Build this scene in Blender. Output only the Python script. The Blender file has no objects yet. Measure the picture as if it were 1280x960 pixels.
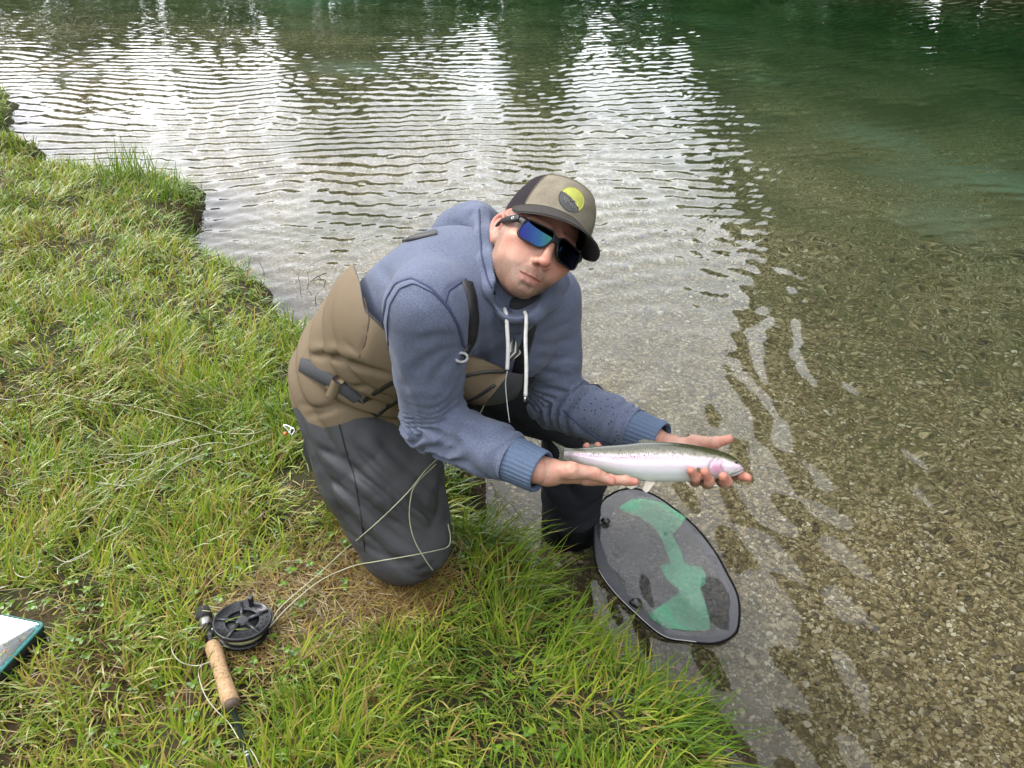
import bpy, bmesh, math, random
import numpy as np
from mathutils import Vector, Matrix
R_ = math.radians
scene = bpy.context.scene
COL = scene.collection
rng = np.random.default_rng(7)
random.seed(7)

# ---------------------------------------------------------------- camera
H = 1.43                    # eye height above the grass
ZW = -0.13                  # water level
PITCH = R_(32)
F_PX = 1030.0               # focal length in pixels of a 1280 px wide frame
S = 1.1
CAMP = np.array([0, 0, H])
CR = np.array([1.0, 0, 0]); CF = np.array([0, math.cos(PITCH), -math.sin(PITCH)]); CU = np.array([0, math.sin(PITCH), math.cos(PITCH)])
cam = bpy.data.cameras.new('camera'); camo = bpy.data.objects.new('camera', cam); COL.objects.link(camo)
camo.location = (0, 0, H); camo.rotation_euler = (math.pi / 2 - PITCH, 0, 0)
cam.sensor_fit = 'HORIZONTAL'; cam.sensor_width = 36; cam.lens = F_PX / 1280 * 36
cam.clip_start = 0.05; cam.clip_end = 3000
scene.camera = camo

# ---------------------------------------------------------------- light
SUN_EL, SUN_AZ = R_(52), R_(-75)      # azimuth from +Y, negative is to the west (left)
w = bpy.data.worlds.new('World'); scene.world = w; w.use_nodes = True
nt = w.node_tree; bg = nt.nodes['Background']
sky = nt.nodes.new('ShaderNodeTexSky'); sky.sky_type = 'NISHITA'; sky.sun_disc = False
sky.sun_elevation = SUN_EL; sky.sun_rotation = SUN_AZ
sky.air_density = 1.0; sky.dust_density = 4.0; sky.ozone_density = 1.0
# overcast: an even sheet of cloud with soft lighter and darker banks over the clear sky
tc = nt.nodes.new('ShaderNodeTexCoord')
cn = nt.nodes.new('ShaderNodeTexNoise'); cn.inputs['Scale'].default_value = 3.0; cn.inputs['Detail'].default_value = 5
cr = nt.nodes.new('ShaderNodeValToRGB')
cr.color_ramp.elements[0].position = .3; cr.color_ramp.elements[0].color = (7.6, 7.8, 8.2, 1)
cr.color_ramp.elements[1].position = .72; cr.color_ramp.elements[1].color = (9.8, 9.8, 10.1, 1)
mx = nt.nodes.new('ShaderNodeMix'); mx.data_type = 'RGBA'; mx.inputs['Factor'].default_value = .85
nt.links.new(tc.outputs['Generated'], cn.inputs['Vector']); nt.links.new(cn.outputs['Fac'], cr.inputs['Fac'])
# the cloud sheet thins towards the horizon, so it is paler low down
sx_ = nt.nodes.new('ShaderNodeSeparateXYZ'); gr = nt.nodes.new('ShaderNodeMapRange'); ml = nt.nodes.new('ShaderNodeVectorMath'); ml.operation = 'SCALE'
gr.inputs['From Min'].default_value = .05; gr.inputs['From Max'].default_value = .85; gr.inputs['To Min'].default_value = 1.12; gr.inputs['To Max'].default_value = .98
nt.links.new(tc.outputs['Generated'], sx_.inputs[0]); nt.links.new(sx_.outputs[2], gr.inputs['Value']); nt.links.new(cr.outputs['Color'], ml.inputs[0]); nt.links.new(gr.outputs['Result'], ml.inputs['Scale'])
nt.links.new(sky.outputs['Color'], mx.inputs[6]); nt.links.new(ml.outputs[0], mx.inputs[7])
nt.links.new(mx.outputs[2], bg.inputs['Color']); bg.inputs['Strength'].default_value = 0.10
sl = bpy.data.lights.new('sun', 'SUN'); sl.energy = 0.9; sl.angle = R_(16); sl.color = (1, .96, .9)
so = bpy.data.objects.new('sun', sl); COL.objects.link(so)
sd = Vector((math.sin(SUN_AZ) * math.cos(SUN_EL), math.cos(SUN_AZ) * math.cos(SUN_EL), math.sin(SUN_EL)))
so.rotation_euler = (-sd).to_track_quat('-Z', 'Y').to_euler(); so.location = sd * 40
vs = scene.view_settings; vs.view_transform = 'Standard'; vs.look = 'None'; vs.gamma = 1; vs.use_curve_mapping = False
vs.exposure = 2.1
cy = scene.cycles
cy.use_denoising = True
cy.max_bounces = 8; cy.diffuse_bounces = 3; cy.glossy_bounces = 4; cy.transmission_bounces = 6; cy.transparent_max_bounces = 10
cy.caustics_refractive = True; cy.caustics_reflective = False; cy.sample_clamp_indirect = 6; cy.blur_glossy = .3

# ---------------------------------------------------------------- helpers
def ray(px, py):
    return CF + CR * ((px - 640) / F_PX) + CU * ((480 - py) / F_PX)
def P(px, py, d):                     # a place at a pixel of the photo and a depth along the axis (in survey units)
    return CAMP + ray(px, py) * d * S
def G(px, py, z=0.0):                 # where the sight line meets a level
    r = ray(px, py); return CAMP + r * ((z - H) / r[2])
def nrm(v):
    v = np.asarray(v, float); return v / (np.linalg.norm(v) + 1e-12)

def tag(o, label=None, cat=None, group=None, kind=None):
    if label: o['label'] = label
    if cat: o['category'] = cat
    if group: o['group'] = group
    if kind: o['kind'] = kind
    return o
def empty(name, loc, label, cat, group=None):
    o = bpy.data.objects.new(name, None); COL.objects.link(o); o.location = loc; o.empty_display_size = .05
    return tag(o, label, cat, group)
def link(name, me, mat=None, parent=None, smooth=True):
    o = bpy.data.objects.new(name, me); COL.objects.link(o)
    for m in (mat if isinstance(mat, (list, tuple)) else [mat]):
        if m: me.materials.append(m)
    if smooth and len(me.polygons): me.polygons.foreach_set('use_smooth', np.ones(len(me.polygons), bool))
    if parent:
        o.parent = parent
        if parent.parent is None: o.matrix_parent_inverse = Matrix.Translation(-parent.location)
    return o
def npmesh(name, V, Fc):              # quads (n,4), tris (n,3) or a list of such
    me = bpy.data.meshes.new(name)
    fl = Fc if isinstance(Fc, list) else [Fc]
    fl = [np.asarray(f, np.int32) for f in fl if len(f)]
    tot = np.concatenate([np.full(len(f), f.shape[1], np.int32) for f in fl])
    idx = np.concatenate([f.ravel() for f in fl])
    V = np.asarray(V, np.float32)
    me.vertices.add(len(V)); me.vertices.foreach_set('co', V.ravel())
    me.loops.add(len(idx)); me.loops.foreach_set('vertex_index', idx)
    me.polygons.add(len(tot)); me.polygons.foreach_set('loop_start', np.concatenate([[0], np.cumsum(tot)[:-1]]).astype(np.int32))
    me.polygons.foreach_set('loop_total', tot)
    me.update(calc_edges=True)
    return me
def grid_faces(nx, ny):
    i = np.arange(nx - 1)[None, :] + np.arange(ny - 1)[:, None] * nx
    return np.stack([i, i + 1, i + nx + 1, i + nx], -1).reshape(-1, 4)
def vattr(me, name, arr, typ='FLOAT'):
    a = me.attributes.new(name, typ, 'POINT'); arr = np.asarray(arr, np.float32)
    a.data.foreach_set({'FLOAT': 'value', 'FLOAT_COLOR': 'color', 'FLOAT_VECTOR': 'vector'}[typ], arr.ravel())

def _h(ix, iy, seed):
    n = (ix.astype(np.int64) * 374761393 + iy.astype(np.int64) * 668265263 + seed * 974634777) & 0x7fffffff
    n = ((n ^ (n >> 13)) * 1274126177) & 0x7fffffff
    return ((n ^ (n >> 16)) & 0xffff) / 65535.0
def vn(x, y, seed=0):                 # value noise 0..1
    ix = np.floor(x); iy = np.floor(y); fx = x - ix; fy = y - iy
    fx = fx * fx * (3 - 2 * fx); fy = fy * fy * (3 - 2 * fy); ix = ix.astype(np.int64); iy = iy.astype(np.int64)
    a = _h(ix, iy, seed); b = _h(ix + 1, iy, seed); c = _h(ix, iy + 1, seed); d = _h(ix + 1, iy + 1, seed)
    return (a * (1 - fx) + b * fx) * (1 - fy) + (c * (1 - fx) + d * fx) * fy
def fbm(x, y, seed=0, o=4):
    s = 0; a = .5
    for i in range(o): s = s + a * vn(x * 2**i, y * 2**i, seed + i * 17); a *= .5
    return s / (1 - .5**o)
def sstep(a, b, x):
    t = np.clip((x - a) / (b - a), 0, 1); return t * t * (3 - 2 * t)

# ---------------------------------------------------------------- materials
class M:
    def __init__(s, name):
        s.m = bpy.data.materials.new(name); s.m.use_nodes = True; s.t = s.m.node_tree; s.n = s.t.nodes; s.l = s.t.links
        s.b = s.n['Principled BSDF']; s.out = s.n['Material Output']; s._tc = None
    def set(s, **k):
        for a, v in k.items():
            key = {'base': 'Base Color', 'rough': 'Roughness', 'metal': 'Metallic', 'spec': 'Specular IOR Level', 'coat': 'Coat Weight', 'sheen': 'Sheen Weight',
                   'sss': 'Subsurface Weight', 'ior': 'IOR', 'trans': 'Transmission Weight', 'alpha': 'Alpha', 'coatr': 'Coat Roughness', 'normal': 'Normal'}[a]
            s.inp(s.b.inputs[key], v)
        return s
    def inp(s, sock, v):
        if isinstance(v, bpy.types.NodeSocket): s.l.new(v, sock)
        elif isinstance(v, (tuple, list)) and len(v) == 3 and sock.type == 'RGBA': sock.default_value = (*v, 1)
        else: sock.default_value = v
    def co(s, kind='Object'):
        if s._tc is None: s._tc = s.n.new('ShaderNodeTexCoord')
        return s._tc.outputs[kind]
    def noise(s, scale, detail=4, rough=.55, vec=None, dist=0, out='Fac'):
        n = s.n.new('ShaderNodeTexNoise'); n.inputs['Scale'].default_value = scale; n.inputs['Detail'].default_value = detail
        n.inputs['Roughness'].default_value = rough; n.inputs['Distortion'].default_value = dist
        s.l.new(vec if vec is not None else s.co(), n.inputs['Vector']); return n.outputs[out]
    def voro(s, scale, vec=None, feat='F1', out='Distance', rnd=1):
        n = s.n.new('ShaderNodeTexVoronoi'); n.feature = feat; n.inputs['Scale'].default_value = scale; n.inputs['Randomness'].default_value = rnd
        s.l.new(vec if vec is not None else s.co(), n.inputs['Vector']); return n.outputs[out]
    def scalev(s, v, sc):
        n = s.n.new('ShaderNodeVectorMath'); n.operation = 'MULTIPLY'; s.l.new(v, n.inputs[0]); n.inputs[1].default_value = sc; return n.outputs[0]
    def ramp(s, fac, stops, interp='LINEAR'):
        n = s.n.new('ShaderNodeValToRGB'); e = n.color_ramp; e.interpolation = interp
        while len(e.elements) < len(stops): e.elements.new(.5)
        for el, (p, c) in zip(e.elements, stops):
            el.position = p; el.color = (*c, 1) if isinstance(c, (tuple, list)) else (c, c, c, 1)
        s.l.new(fac, n.inputs['Fac']); return n.outputs['Color']
    def mix(s, f, a, b, mode='MIX'):
        n = s.n.new('ShaderNodeMix'); n.data_type = 'RGBA'; n.blend_type = mode
        s.inp(n.inputs[0], f); s.inp(n.inputs[6], a); s.inp(n.inputs[7], b); return n.outputs[2]
    def math(s, op, a, b=0.0, c=None, clamp=False):
        n = s.n.new('ShaderNodeMath'); n.operation = op; n.use_clamp = clamp
        s.inp(n.inputs[0], a); s.inp(n.inputs[1], b)
        if c is not None: s.inp(n.inputs[2], c)
        return n.outputs[0]
    def attr(s, name, out='Fac', typ='GEOMETRY'):
        n = s.n.new('ShaderNodeAttribute'); n.attribute_name = name; n.attribute_type = typ; return n.outputs[out]
    def bump(s, h, strength=.3, dist=.01, normal=None):
        n = s.n.new('ShaderNodeBump'); n.inputs['Strength'].default_value = strength; n.inputs['Distance'].default_value = dist
        s.l.new(h, n.inputs['Height'])
        if normal is not None: s.l.new(normal, n.inputs['Normal'])
        return n.outputs['Normal']
    def sep(s, v):
        n = s.n.new('ShaderNodeSeparateXYZ'); s.l.new(v, n.inputs[0]); return n.outputs
def simple(name, base, rough=.5, metal=0, spec=.5, var=.15, scale=60, bump=0.0, bscale=200, **k):
    m = M(name); dk = tuple(c * (1 - var) for c in base); lt = tuple(min(1, c * (1 + var)) for c in base)
    m.set(base=m.ramp(m.noise(scale), [(.3, dk), (.7, lt)]), rough=rough, metal=metal, spec=spec, **k)
    if bump: m.set(normal=m.bump(m.noise(bscale, 3), bump, .002))
    return m.m

# ---------------------------------------------------------------- smooth solids: distance fields meshed with surface nets
def smin(a, b, k):
    if k <= 0: return np.minimum(a, b)
    h = np.maximum(k - np.abs(a - b), 0) / k
    return np.minimum(a, b) - h * h * k * .25
class Sdf:
    def __init__(s): s.ops = []; s.cre = []; s.disp = []
    def _add(s, op, fn, lo, hi, k): s.ops.append((op, fn, np.asarray(lo), np.asarray(hi), k)); return s
    def rc(s, a, b, ra, rb, k=.01, n=None, fl=1.0, op='u'):          # tapered capsule, optionally flattened along n
        a = np.asarray(a, float); b = np.asarray(b, float); ba = b - a; L2 = ba @ ba + 1e-12
        nn = None
        if n is not None: nn = nrm(n); nn = nrm(nn - ba * (nn @ ba) / L2)
        def f(p):
            q = p - a; h = np.clip(q @ ba / L2, 0, 1); q = q - h[:, None] * ba
            if nn is not None:
                c = q @ nn; q = q + (c * (1 / fl - 1))[:, None] * nn
            return (np.sqrt((q * q).sum(1)) - (ra + (rb - ra) * h)) * (min(1, fl) if nn is not None else 1)
        r = max(ra, rb) * max(1, fl); return s._add(op, f, np.minimum(a, b) - r, np.maximum(a, b) + r, k)
    def chain(s, pts, rad, k=.004, op='u', **kw):
        for i in range(len(pts) - 1): s.rc(pts[i], pts[i + 1], rad[i] if hasattr(rad, '__len__') else rad, rad[i + 1] if hasattr(rad, '__len__') else rad, k, op=op, **kw)
        return s
    def ell(s, c, r, k=.01, rot=None, op='u'):
        c = np.asarray(c, float); r = np.asarray(r, float) * np.ones(3)
        def f(p):
            q = p - c
            if rot is not None: q = q @ rot                          # rot columns are the axes
            k0 = np.sqrt(((q / r)**2).sum(1)); k1 = np.sqrt(((q / (r * r))**2).sum(1)) + 1e-9
            return k0 * (k0 - 1) / k1
        m = r.max(); return s._add(op, f, c - m, c + m, k)
    def fn(s, f, lo, hi, k=0, op='u'): return s._add(op, f, lo, hi, k)
    def ev(s, p, cull=True, cre=True):
        p = np.asarray(p, np.float32); d = np.full(len(p), .25, np.float32)
        for op, f, lo, hi, k in s.ops:
            if op == 'i':
                d = np.maximum(d, f(p)); continue
            mg = k + (.03 if cull else 9)
            if cull:
                m = np.nonzero(np.all((p > lo - mg) & (p < hi + mg), 1))[0]
                if not len(m): continue
                v = f(p[m]); d[m] = smin(d[m], v, k) if op == 'u' else -smin(-d[m], v, k)
            else:
                v = f(p); d = smin(d, v, k) if op == 'u' else -smin(-d, v, k)
        if cre:
            for f in s.disp: d = d + f(p, d)
            for pl, w, dep in s.cre:
                lo = pl.min(0) - 3 * w; hi = pl.max(0) + 3 * w
                m = np.nonzero(np.all((p > lo) & (p < hi), 1))[0]
                if not len(m): continue
                q = p[m]; best = np.full(len(m), 1e9)
                tt = np.zeros(len(m)); n = len(pl) - 1
                for i in range(n):
                    a = pl[i]; ba = pl[i + 1] - a; h = np.clip((q - a) @ ba / (ba @ ba + 1e-12), 0, 1)
                    dd = ((q - a - h[:, None] * ba)**2).sum(1); u = dd < best; best = np.where(u, dd, best); tt = np.where(u, (i + h) / n, tt)
                d[m] += dep * np.exp(-best / (w * w)) * np.minimum(1, np.minimum(tt, 1 - tt) * 5 + .15)
        return d
    def hit(s, pix, lo=.6, hi=2.6, cre=False, ray_fn=None):           # where sight lines through photo pixels meet the solid
        r = np.array([ray(x, y) for x, y in pix]); L = np.linalg.norm(r, axis=1); r = r / L[:, None]; t = np.full(len(r), lo)
        for _ in range(90): t = t + s.ev(CAMP + r * t[:, None], False, cre).clip(-.02, .2) * .85
        return CAMP + r * t[:, None]
    def crease(s, pix, w=.006, dep=.003, sub=4):
        pts = np.array(pix, float); n = len(pts); t = np.linspace(0, n - 1, (n - 1) * sub + 1)
        s.cre.append((s.hit(np.stack([np.interp(t, np.arange(n), pts[:, 0]), np.interp(t, np.arange(n), pts[:, 1])], 1)), w, dep)); return s
    def mesh(s, lo, hi, h, B=8, relax=1):
        lo = np.asarray(lo, float); nb = np.ceil((np.asarray(hi) - lo) / (h * B)).astype(int) + 1; n = nb * B
        bi = np.stack(np.meshgrid(*[np.arange(k) for k in nb], indexing='ij'), -1).reshape(-1, 3)
        cd = s.ev(lo + (bi + .5) * (B * h), False)
        act = np.abs(cd) < B * h * .87 * 1.35 + 2 * h
        vol = np.repeat(np.repeat(np.repeat(cd.reshape(nb), B, 0), B, 1), B, 2).astype(np.float32)
        loc = np.stack(np.meshgrid(*[np.arange(B)] * 3, indexing='ij'), -1).reshape(-1, 3); ab = bi[act]
        for q in range(0, len(ab), 600):
            ix = (ab[q:q + 600, None, :] * B + loc[None]).reshape(-1, 3); vol[ix[:, 0], ix[:, 1], ix[:, 2]] = s.ev(lo + ix * h)
        ins = vol < 0
        cnt = np.zeros(n - 1, np.int8)
        for a in (0, 1):
            for b in (0, 1):
                for c in (0, 1): cnt += ins[a:n[0] - 1 + a, b:n[1] - 1 + b, c:n[2] - 1 + c]
        cells = np.argwhere((cnt > 0) & (cnt < 8)); idx = np.full(n - 1, -1, np.int32); idx[tuple(cells.T)] = np.arange(len(cells))
        cor = np.array([[a, b, c] for a in (0, 1) for b in (0, 1) for c in (0, 1)]); val = np.stack([vol[tuple((cells + o).T)] for o in cor], 1)
        acc = np.zeros((len(cells), 3)); num = np.zeros(len(cells))
        for i in range(8):
            for j in range(i + 1, 8):
                if np.abs(cor[i] - cor[j]).sum() != 1: continue
                m = (val[:, i] < 0) != (val[:, j] < 0); t = val[m, i] / (val[m, i] - val[m, j])
                acc[m] += cor[i] + t[:, None] * (cor[j] - cor[i]); num[m] += 1
        V = lo + (cells + acc / num[:, None]) * h; Q = []
        for ax in range(3):
            sl0 = [slice(1, n[k] - 1) for k in range(3)]; sl0[ax] = slice(0, n[ax] - 1); sl1 = list(sl0); sl1[ax] = slice(1, n[ax])
            a, b = ins[tuple(sl0)], ins[tuple(sl1)]; e = np.argwhere(a != b); off = np.array([1, 1, 1]); off[ax] = 0; e = e + off
            u, v = [(1, 2), (2, 0), (0, 1)][ax]; du = np.zeros(3, int); dv = np.zeros(3, int); du[u] = 1; dv[v] = 1
            q = np.stack([idx[tuple((e - du - dv).T)], idx[tuple((e - dv).T)], idx[tuple(e.T)], idx[tuple((e - du).T)]], 1)
            fl = ~ins[tuple(e.T)]; q[fl] = q[fl][:, ::-1]; Q.append(q)
        Q = np.vstack(Q); Q = Q[(Q >= 0).all(1)]
        for _ in range(relax): V = relax_mesh(V, Q, .5)
        return V, Q
def relax_mesh(V, Q, f):
    acc = np.zeros_like(V); c = np.zeros(len(V))
    for i in range(Q.shape[1]):
        a, b = Q[:, i], Q[:, (i + 1) % Q.shape[1]]
        for k in range(3): acc[:, k] += np.bincount(a, V[b, k], len(V)) + np.bincount(b, V[a, k], len(V))
        c += np.bincount(a, minlength=len(V)) + np.bincount(b, minlength=len(V))
    return V + f * (acc / np.maximum(c, 1)[:, None] - V)
def compact(V, fl, at=None):
    used = np.unique(np.concatenate([f.ravel() for f in fl])); mp = np.full(len(V), -1); mp[used] = np.arange(len(used))
    return V[used], [mp[f] for f in fl], ({k: a[used] for k, a in at.items()} if at else None)
def clip(V, fl, f, at=None):          # cut a mesh where the field f changes sign; returns (positive side, negative side)
    V = np.asarray(V, float); tri = []; out = [[], []]; newV = []; newA = []; cache = {}; n0 = len(V); f = np.asarray(f, float)
    def cutv(i, j):
        k = (min(i, j), max(i, j))
        if k not in cache:
            t = f[i] / (f[i] - f[j]); cache[k] = n0 + len(newV); newV.append(V[i] + t * (V[j] - V[i])); newA.append((i, j, t))
        return cache[k]
    tris = [[], []]
    for F in fl:
        pos = (f[F] >= 0); ap = pos.all(1); an = (~pos).all(1)
        out[0].append(F[ap]); out[1].append(F[an])
        for face in F[~ap & ~an]:
            for sd_ in (0, 1):
                poly = []
                for a, b in zip(face, np.roll(face, -1)):
                    ina = (f[a] >= 0) == (sd_ == 0); inb = (f[b] >= 0) == (sd_ == 0)
                    if ina: poly.append(a)
                    if ina != inb: poly.append(cutv(a, b))
                for q in range(1, len(poly) - 1): tris[sd_].append((poly[0], poly[q], poly[q + 1]))
    VV = np.vstack([V, np.array(newV)]) if newV else V
    A = None
    if at is not None:
        A = {}
        ii = np.array([x[0] for x in newA], int); jj = np.array([x[1] for x in newA], int); t = np.array([x[2] for x in newA])
        for k, a in at.items():
            A[k] = np.concatenate([a, a[ii] + (a[jj] - a[ii]) * (t if a.ndim == 1 else t[:, None])]) if len(newA) else a
    res = []
    for sd_ in (0, 1):
        L = [x for x in out[sd_] if len(x)] + ([np.array(tris[sd_])] if tris[sd_] else [])
        res.append(compact(VV, L, A) if L else (np.zeros((0, 3)), [], A))
    return res
def tube(pts, rad, sides=8, cap=True):
    pts = np.asarray(pts, float); n = len(pts); rad = np.ones(n) * rad
    tg = np.gradient(pts, axis=0); tg /= np.linalg.norm(tg, axis=1)[:, None] + 1e-12
    ref = np.array([0, 0, 1.0]) if abs(tg[0][2]) < .9 else np.array([1.0, 0, 0]); V = []
    u = nrm(np.cross(tg[0], ref))
    for i in range(n):
        u = nrm(u - tg[i] * (u @ tg[i])); v = np.cross(tg[i], u); a = np.linspace(0, 2 * np.pi, sides + 1)[:-1]
        V.append(pts[i] + rad[i] * (np.cos(a)[:, None] * u + np.sin(a)[:, None] * v))
    V = np.vstack(V); Q = [[i * sides + j, i * sides + (j + 1) % sides, (i + 1) * sides + (j + 1) % sides, (i + 1) * sides + j] for i in range(n - 1) for j in range(sides)]
    T = []
    if cap:
        V = np.vstack([V, pts[:1], pts[-1:]]); b = n * sides
        T = [[b, (j + 1) % sides, j] for j in range(sides)] + [[b + 1, (n - 1) * sides + j, (n - 1) * sides + (j + 1) % sides] for j in range(sides)]
    return V, [np.array(Q)] + ([np.array(T)] if T else [])
def smooth_line(pts, n=40):           # Catmull-Rom through the points
    p = np.asarray(pts, float); p = np.vstack([2 * p[0] - p[1], p, 2 * p[-1] - p[-2]]); m = len(p) - 3; o = []
    for t in np.linspace(0, m, n):
        i = min(int(t), m - 1); u = t - i; a, b, c, d = p[i:i + 4]
        o.append(.5 * (2 * b + (c - a) * u + (2 * a - 5 * b + 4 * c - d) * u * u + (3 * b - a - 3 * c + d) * u**3))
    return np.array(o)
def joinm(parts):
    V = []; fl = []; n = 0
    for v, f in parts:
        V.append(v); fl += [np.asarray(x) + n for x in f]; n += len(v)
    return np.vstack(V), fl
def proj(V):                          # photo pixel of places (used once, to lay seams and panels out on the cloth)
    q = np.asarray(V) - CAMP; d = q @ CF
    return 640 + F_PX * (q @ CR) / d, 480 - F_PX * (q @ CU) / d
def curve_side(px, py, pl):           # height of a pixel above (+) or below (-) a left-to-right curve
    pl = np.array(pl, float); return np.interp(px, pl[:, 0], pl[:, 1]) - py
def vnoise3(p, sc, seed=0, o=3):
    s_ = 0; a = .5
    for i in range(o):
        q = p * sc * 2**i; z = np.floor(q[:, 2]); f = q[:, 2] - z; f = f * f * (3 - 2 * f)
        def lay(zz): return vn(q[:, 0] + zz * 37.7, q[:, 1] + zz * 17.3, seed + i)
        s_ = s_ + a * (lay(z) * (1 - f) + lay(z + 1) * f); a *= .5
    return s_ / (1 - .5**o)
# ---------------------------------------------------------------- bank, lake bed
edge_px = [(-2200, -60), (-900, 30), (-330, 75), (-60, 108), (6, 116), (12, 132), (6, 152), (-22, 166), (-18, 178), (30, 180), (52, 188), (40, 197), (8, 204), (60, 213), (150, 224), (205, 230), (252, 238),
           (246, 262), (222, 280), (236, 305), (290, 338), (328, 362), (334, 388), (385, 418), (410, 450), (470, 500), (545, 575), (572, 625), (575, 662), (615, 682), (655, 706), (668, 745),
           (690, 790), (745, 822), (800, 848), (840, 872), (858, 905), (885, 965), (915, 1030), (970, 1140), (1060, 1400)]
EDGE = np.array([G(x, y, -.10)[:2] for x, y in edge_px])
EDGE = np.vstack([EDGE, [[.9, -.6], [1.6, -2.5], [3.5, -6], [9, -12], [40, -50], [40, -300], [-300, -300], [-300, EDGE[0][1] + 30]]])
def shore(x, y):                      # signed distance to the waterline, + on land
    x = np.asarray(x, float).ravel(); y = np.asarray(y, float).ravel()
    n = len(EDGE); best = np.full(x.shape, 1e9); ins = np.zeros(x.shape, bool)
    for i in range(n):
        ax, ay = EDGE[i]; bx, by = EDGE[(i + 1) % n]; dx, dy = bx - ax, by - ay
        t = np.clip(((x - ax) * dx + (y - ay) * dy) / (dx * dx + dy * dy + 1e-12), 0, 1)
        best = np.minimum(best, (x - ax - t * dx)**2 + (y - ay - t * dy)**2)
        c = ((ay > y) != (by > y)); 
        with np.errstate(divide='ignore', invalid='ignore'): xi = ax + (y - ay) * dx / (dy if dy != 0 else 1e-9)
        ins ^= c & (x < xi)
    return np.sqrt(best) * np.where(ins, 1, -1)
def far_shore(x, y):                  # + beyond the far side of the lake
    a = y - (55 + 8 * np.sin(x * .05) )
    b = (x * .80 + y * .60) - (17.5 + 1.5 * np.sin(y * .3) + np.maximum(0, -x) * .2)    # wooded right-hand shore
    return np.maximum(a, b)
def ground_z(x, y, s=None):
    x = np.asarray(x, float).ravel(); y = np.asarray(y, float).ravel()
    if s is None: s = shore(x, y)
    s = s + (fbm(x * 9, y * 9, 3, 3) - .5) * .05
    land = -.085 * np.exp(-np.maximum(s, 0) / .10) + (fbm(x * 2.2, y * 2.2, 5, 4) - .5) * .05 + (fbm(x * 14, y * 14, 9, 3) - .5) * .02
    o = np.maximum(-s, 0)
    bed = ZW - (.10 * sstep(0, .10, o) + .095 * np.minimum(o, 1.5) + .20 * np.clip(o - 1.5, 0, 2.5) + .34 * np.clip(o - 4.0, 0, 9)) + (fbm(x * 3, y * 3, 21, 3) - .5) * .05
    k = sstep(-.05, .012, s)
    z = bed * (1 - k) + land * k
    f = far_shore(x, y)
    fz = ZW + .05 + np.minimum(f * .30, .5 + f * .02)
    return np.where(f > 0, np.where(s > 0, z, fz), np.maximum(z, np.where(f > -6, ZW - .1 + f * 1.3, -99)))
def axis(lo, hi, step, far, g=1.12):
    a = list(np.arange(lo, hi + 1e-6, step)); d = step
    while a[-1] < far: d *= g; a.append(a[-1] + d)
    d = step; b = []
    q = lo
    while q > -far: d *= g; q -= d; b.append(q)
    return np.array(b[::-1] + a)
gx = axis(-3.0, 1.6, .024, 600); gy = axis(.35, 4.6, .024, 600)
X, Y = np.meshgrid(gx, gy); Sg = shore(X, Y)
Zg = ground_z(X, Y, Sg)
me = npmesh('ground', np.stack([X.ravel(), Y.ravel(), Zg], 1), grid_faces(len(gx), len(gy)))
vattr(me, 'shore', Sg)
BARE = [(G(435, 742)[:2], .18), (G(500, 752)[:2], .11), (G(340, 788)[:2], .11)]
bg_ = np.zeros(X.size)
for c_, r_ in BARE: bg_ = np.maximum(bg_, 1 - sstep(.5, 1.4, np.hypot(X.ravel() - c_[0], Y.ravel() - c_[1]) / r_))
vattr(me, 'bare', bg_)
m = M('soil and lake bed')
soil = m.ramp(m.noise(9, 8, .65), [(.3, (.022, .013, .006)), (.55, (.050, .031, .015)), (.72, (.070, .055, .020))])
soil = m.mix(m.ramp(m.noise(1.3, 3), [(.35, 0), (.5, .85)]), soil, (.020, .024, .007))
soil = m.mix(m.attr('bare'), soil, m.ramp(m.noise(26, 8, .7), [(.32, (.018, .010, .005)), (.5, (.050, .031, .017)), (.68, (.085, .058, .033))]))
vo = m.voro(85, out='Color'); gv = m.sep(vo)[0]
grv = m.ramp(gv, [(0, (.07, .052, .022)), (.5, (.17, .132, .062)), (.85, (.25, .205, .115)), (1, (.34, .31, .23))])
grv = m.mix(m.ramp(m.voro(85, feat='DISTANCE_TO_EDGE'), [(0, 1), (.12, 0)]), grv, (.03, .024, .014))
grv = m.mix(m.ramp(m.noise(.9, 4), [(.42, 0), (.62, .75)]), grv, (.055, .055, .022))
grv = m.mix(m.ramp(m.noise(.45, 2, .4), [(.60, 0), (.72, .5)]), grv, (.22, .24, .19))
sh = m.attr('shore')
mud = m.ramp(sh, [(.0, 0), (1, 1)])
fac = m.ramp(m.math('MULTIPLY_ADD', sh, 5.0, .9), [(.30, 0), (.62, 1)])
edge_mud = m.mix(m.ramp(m.math('MULTIPLY_ADD', sh, 2.0, 1.0), [(.30, 0), (.86, 1)]), grv, (.038, .026, .013))
m.set(base=m.mix(fac, edge_mud, soil), rough=.9, spec=.2, normal=m.bump(m.noise(60, 5), .6, .01))
ground = tag(link('ground', me, m.m), kind='structure')

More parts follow.
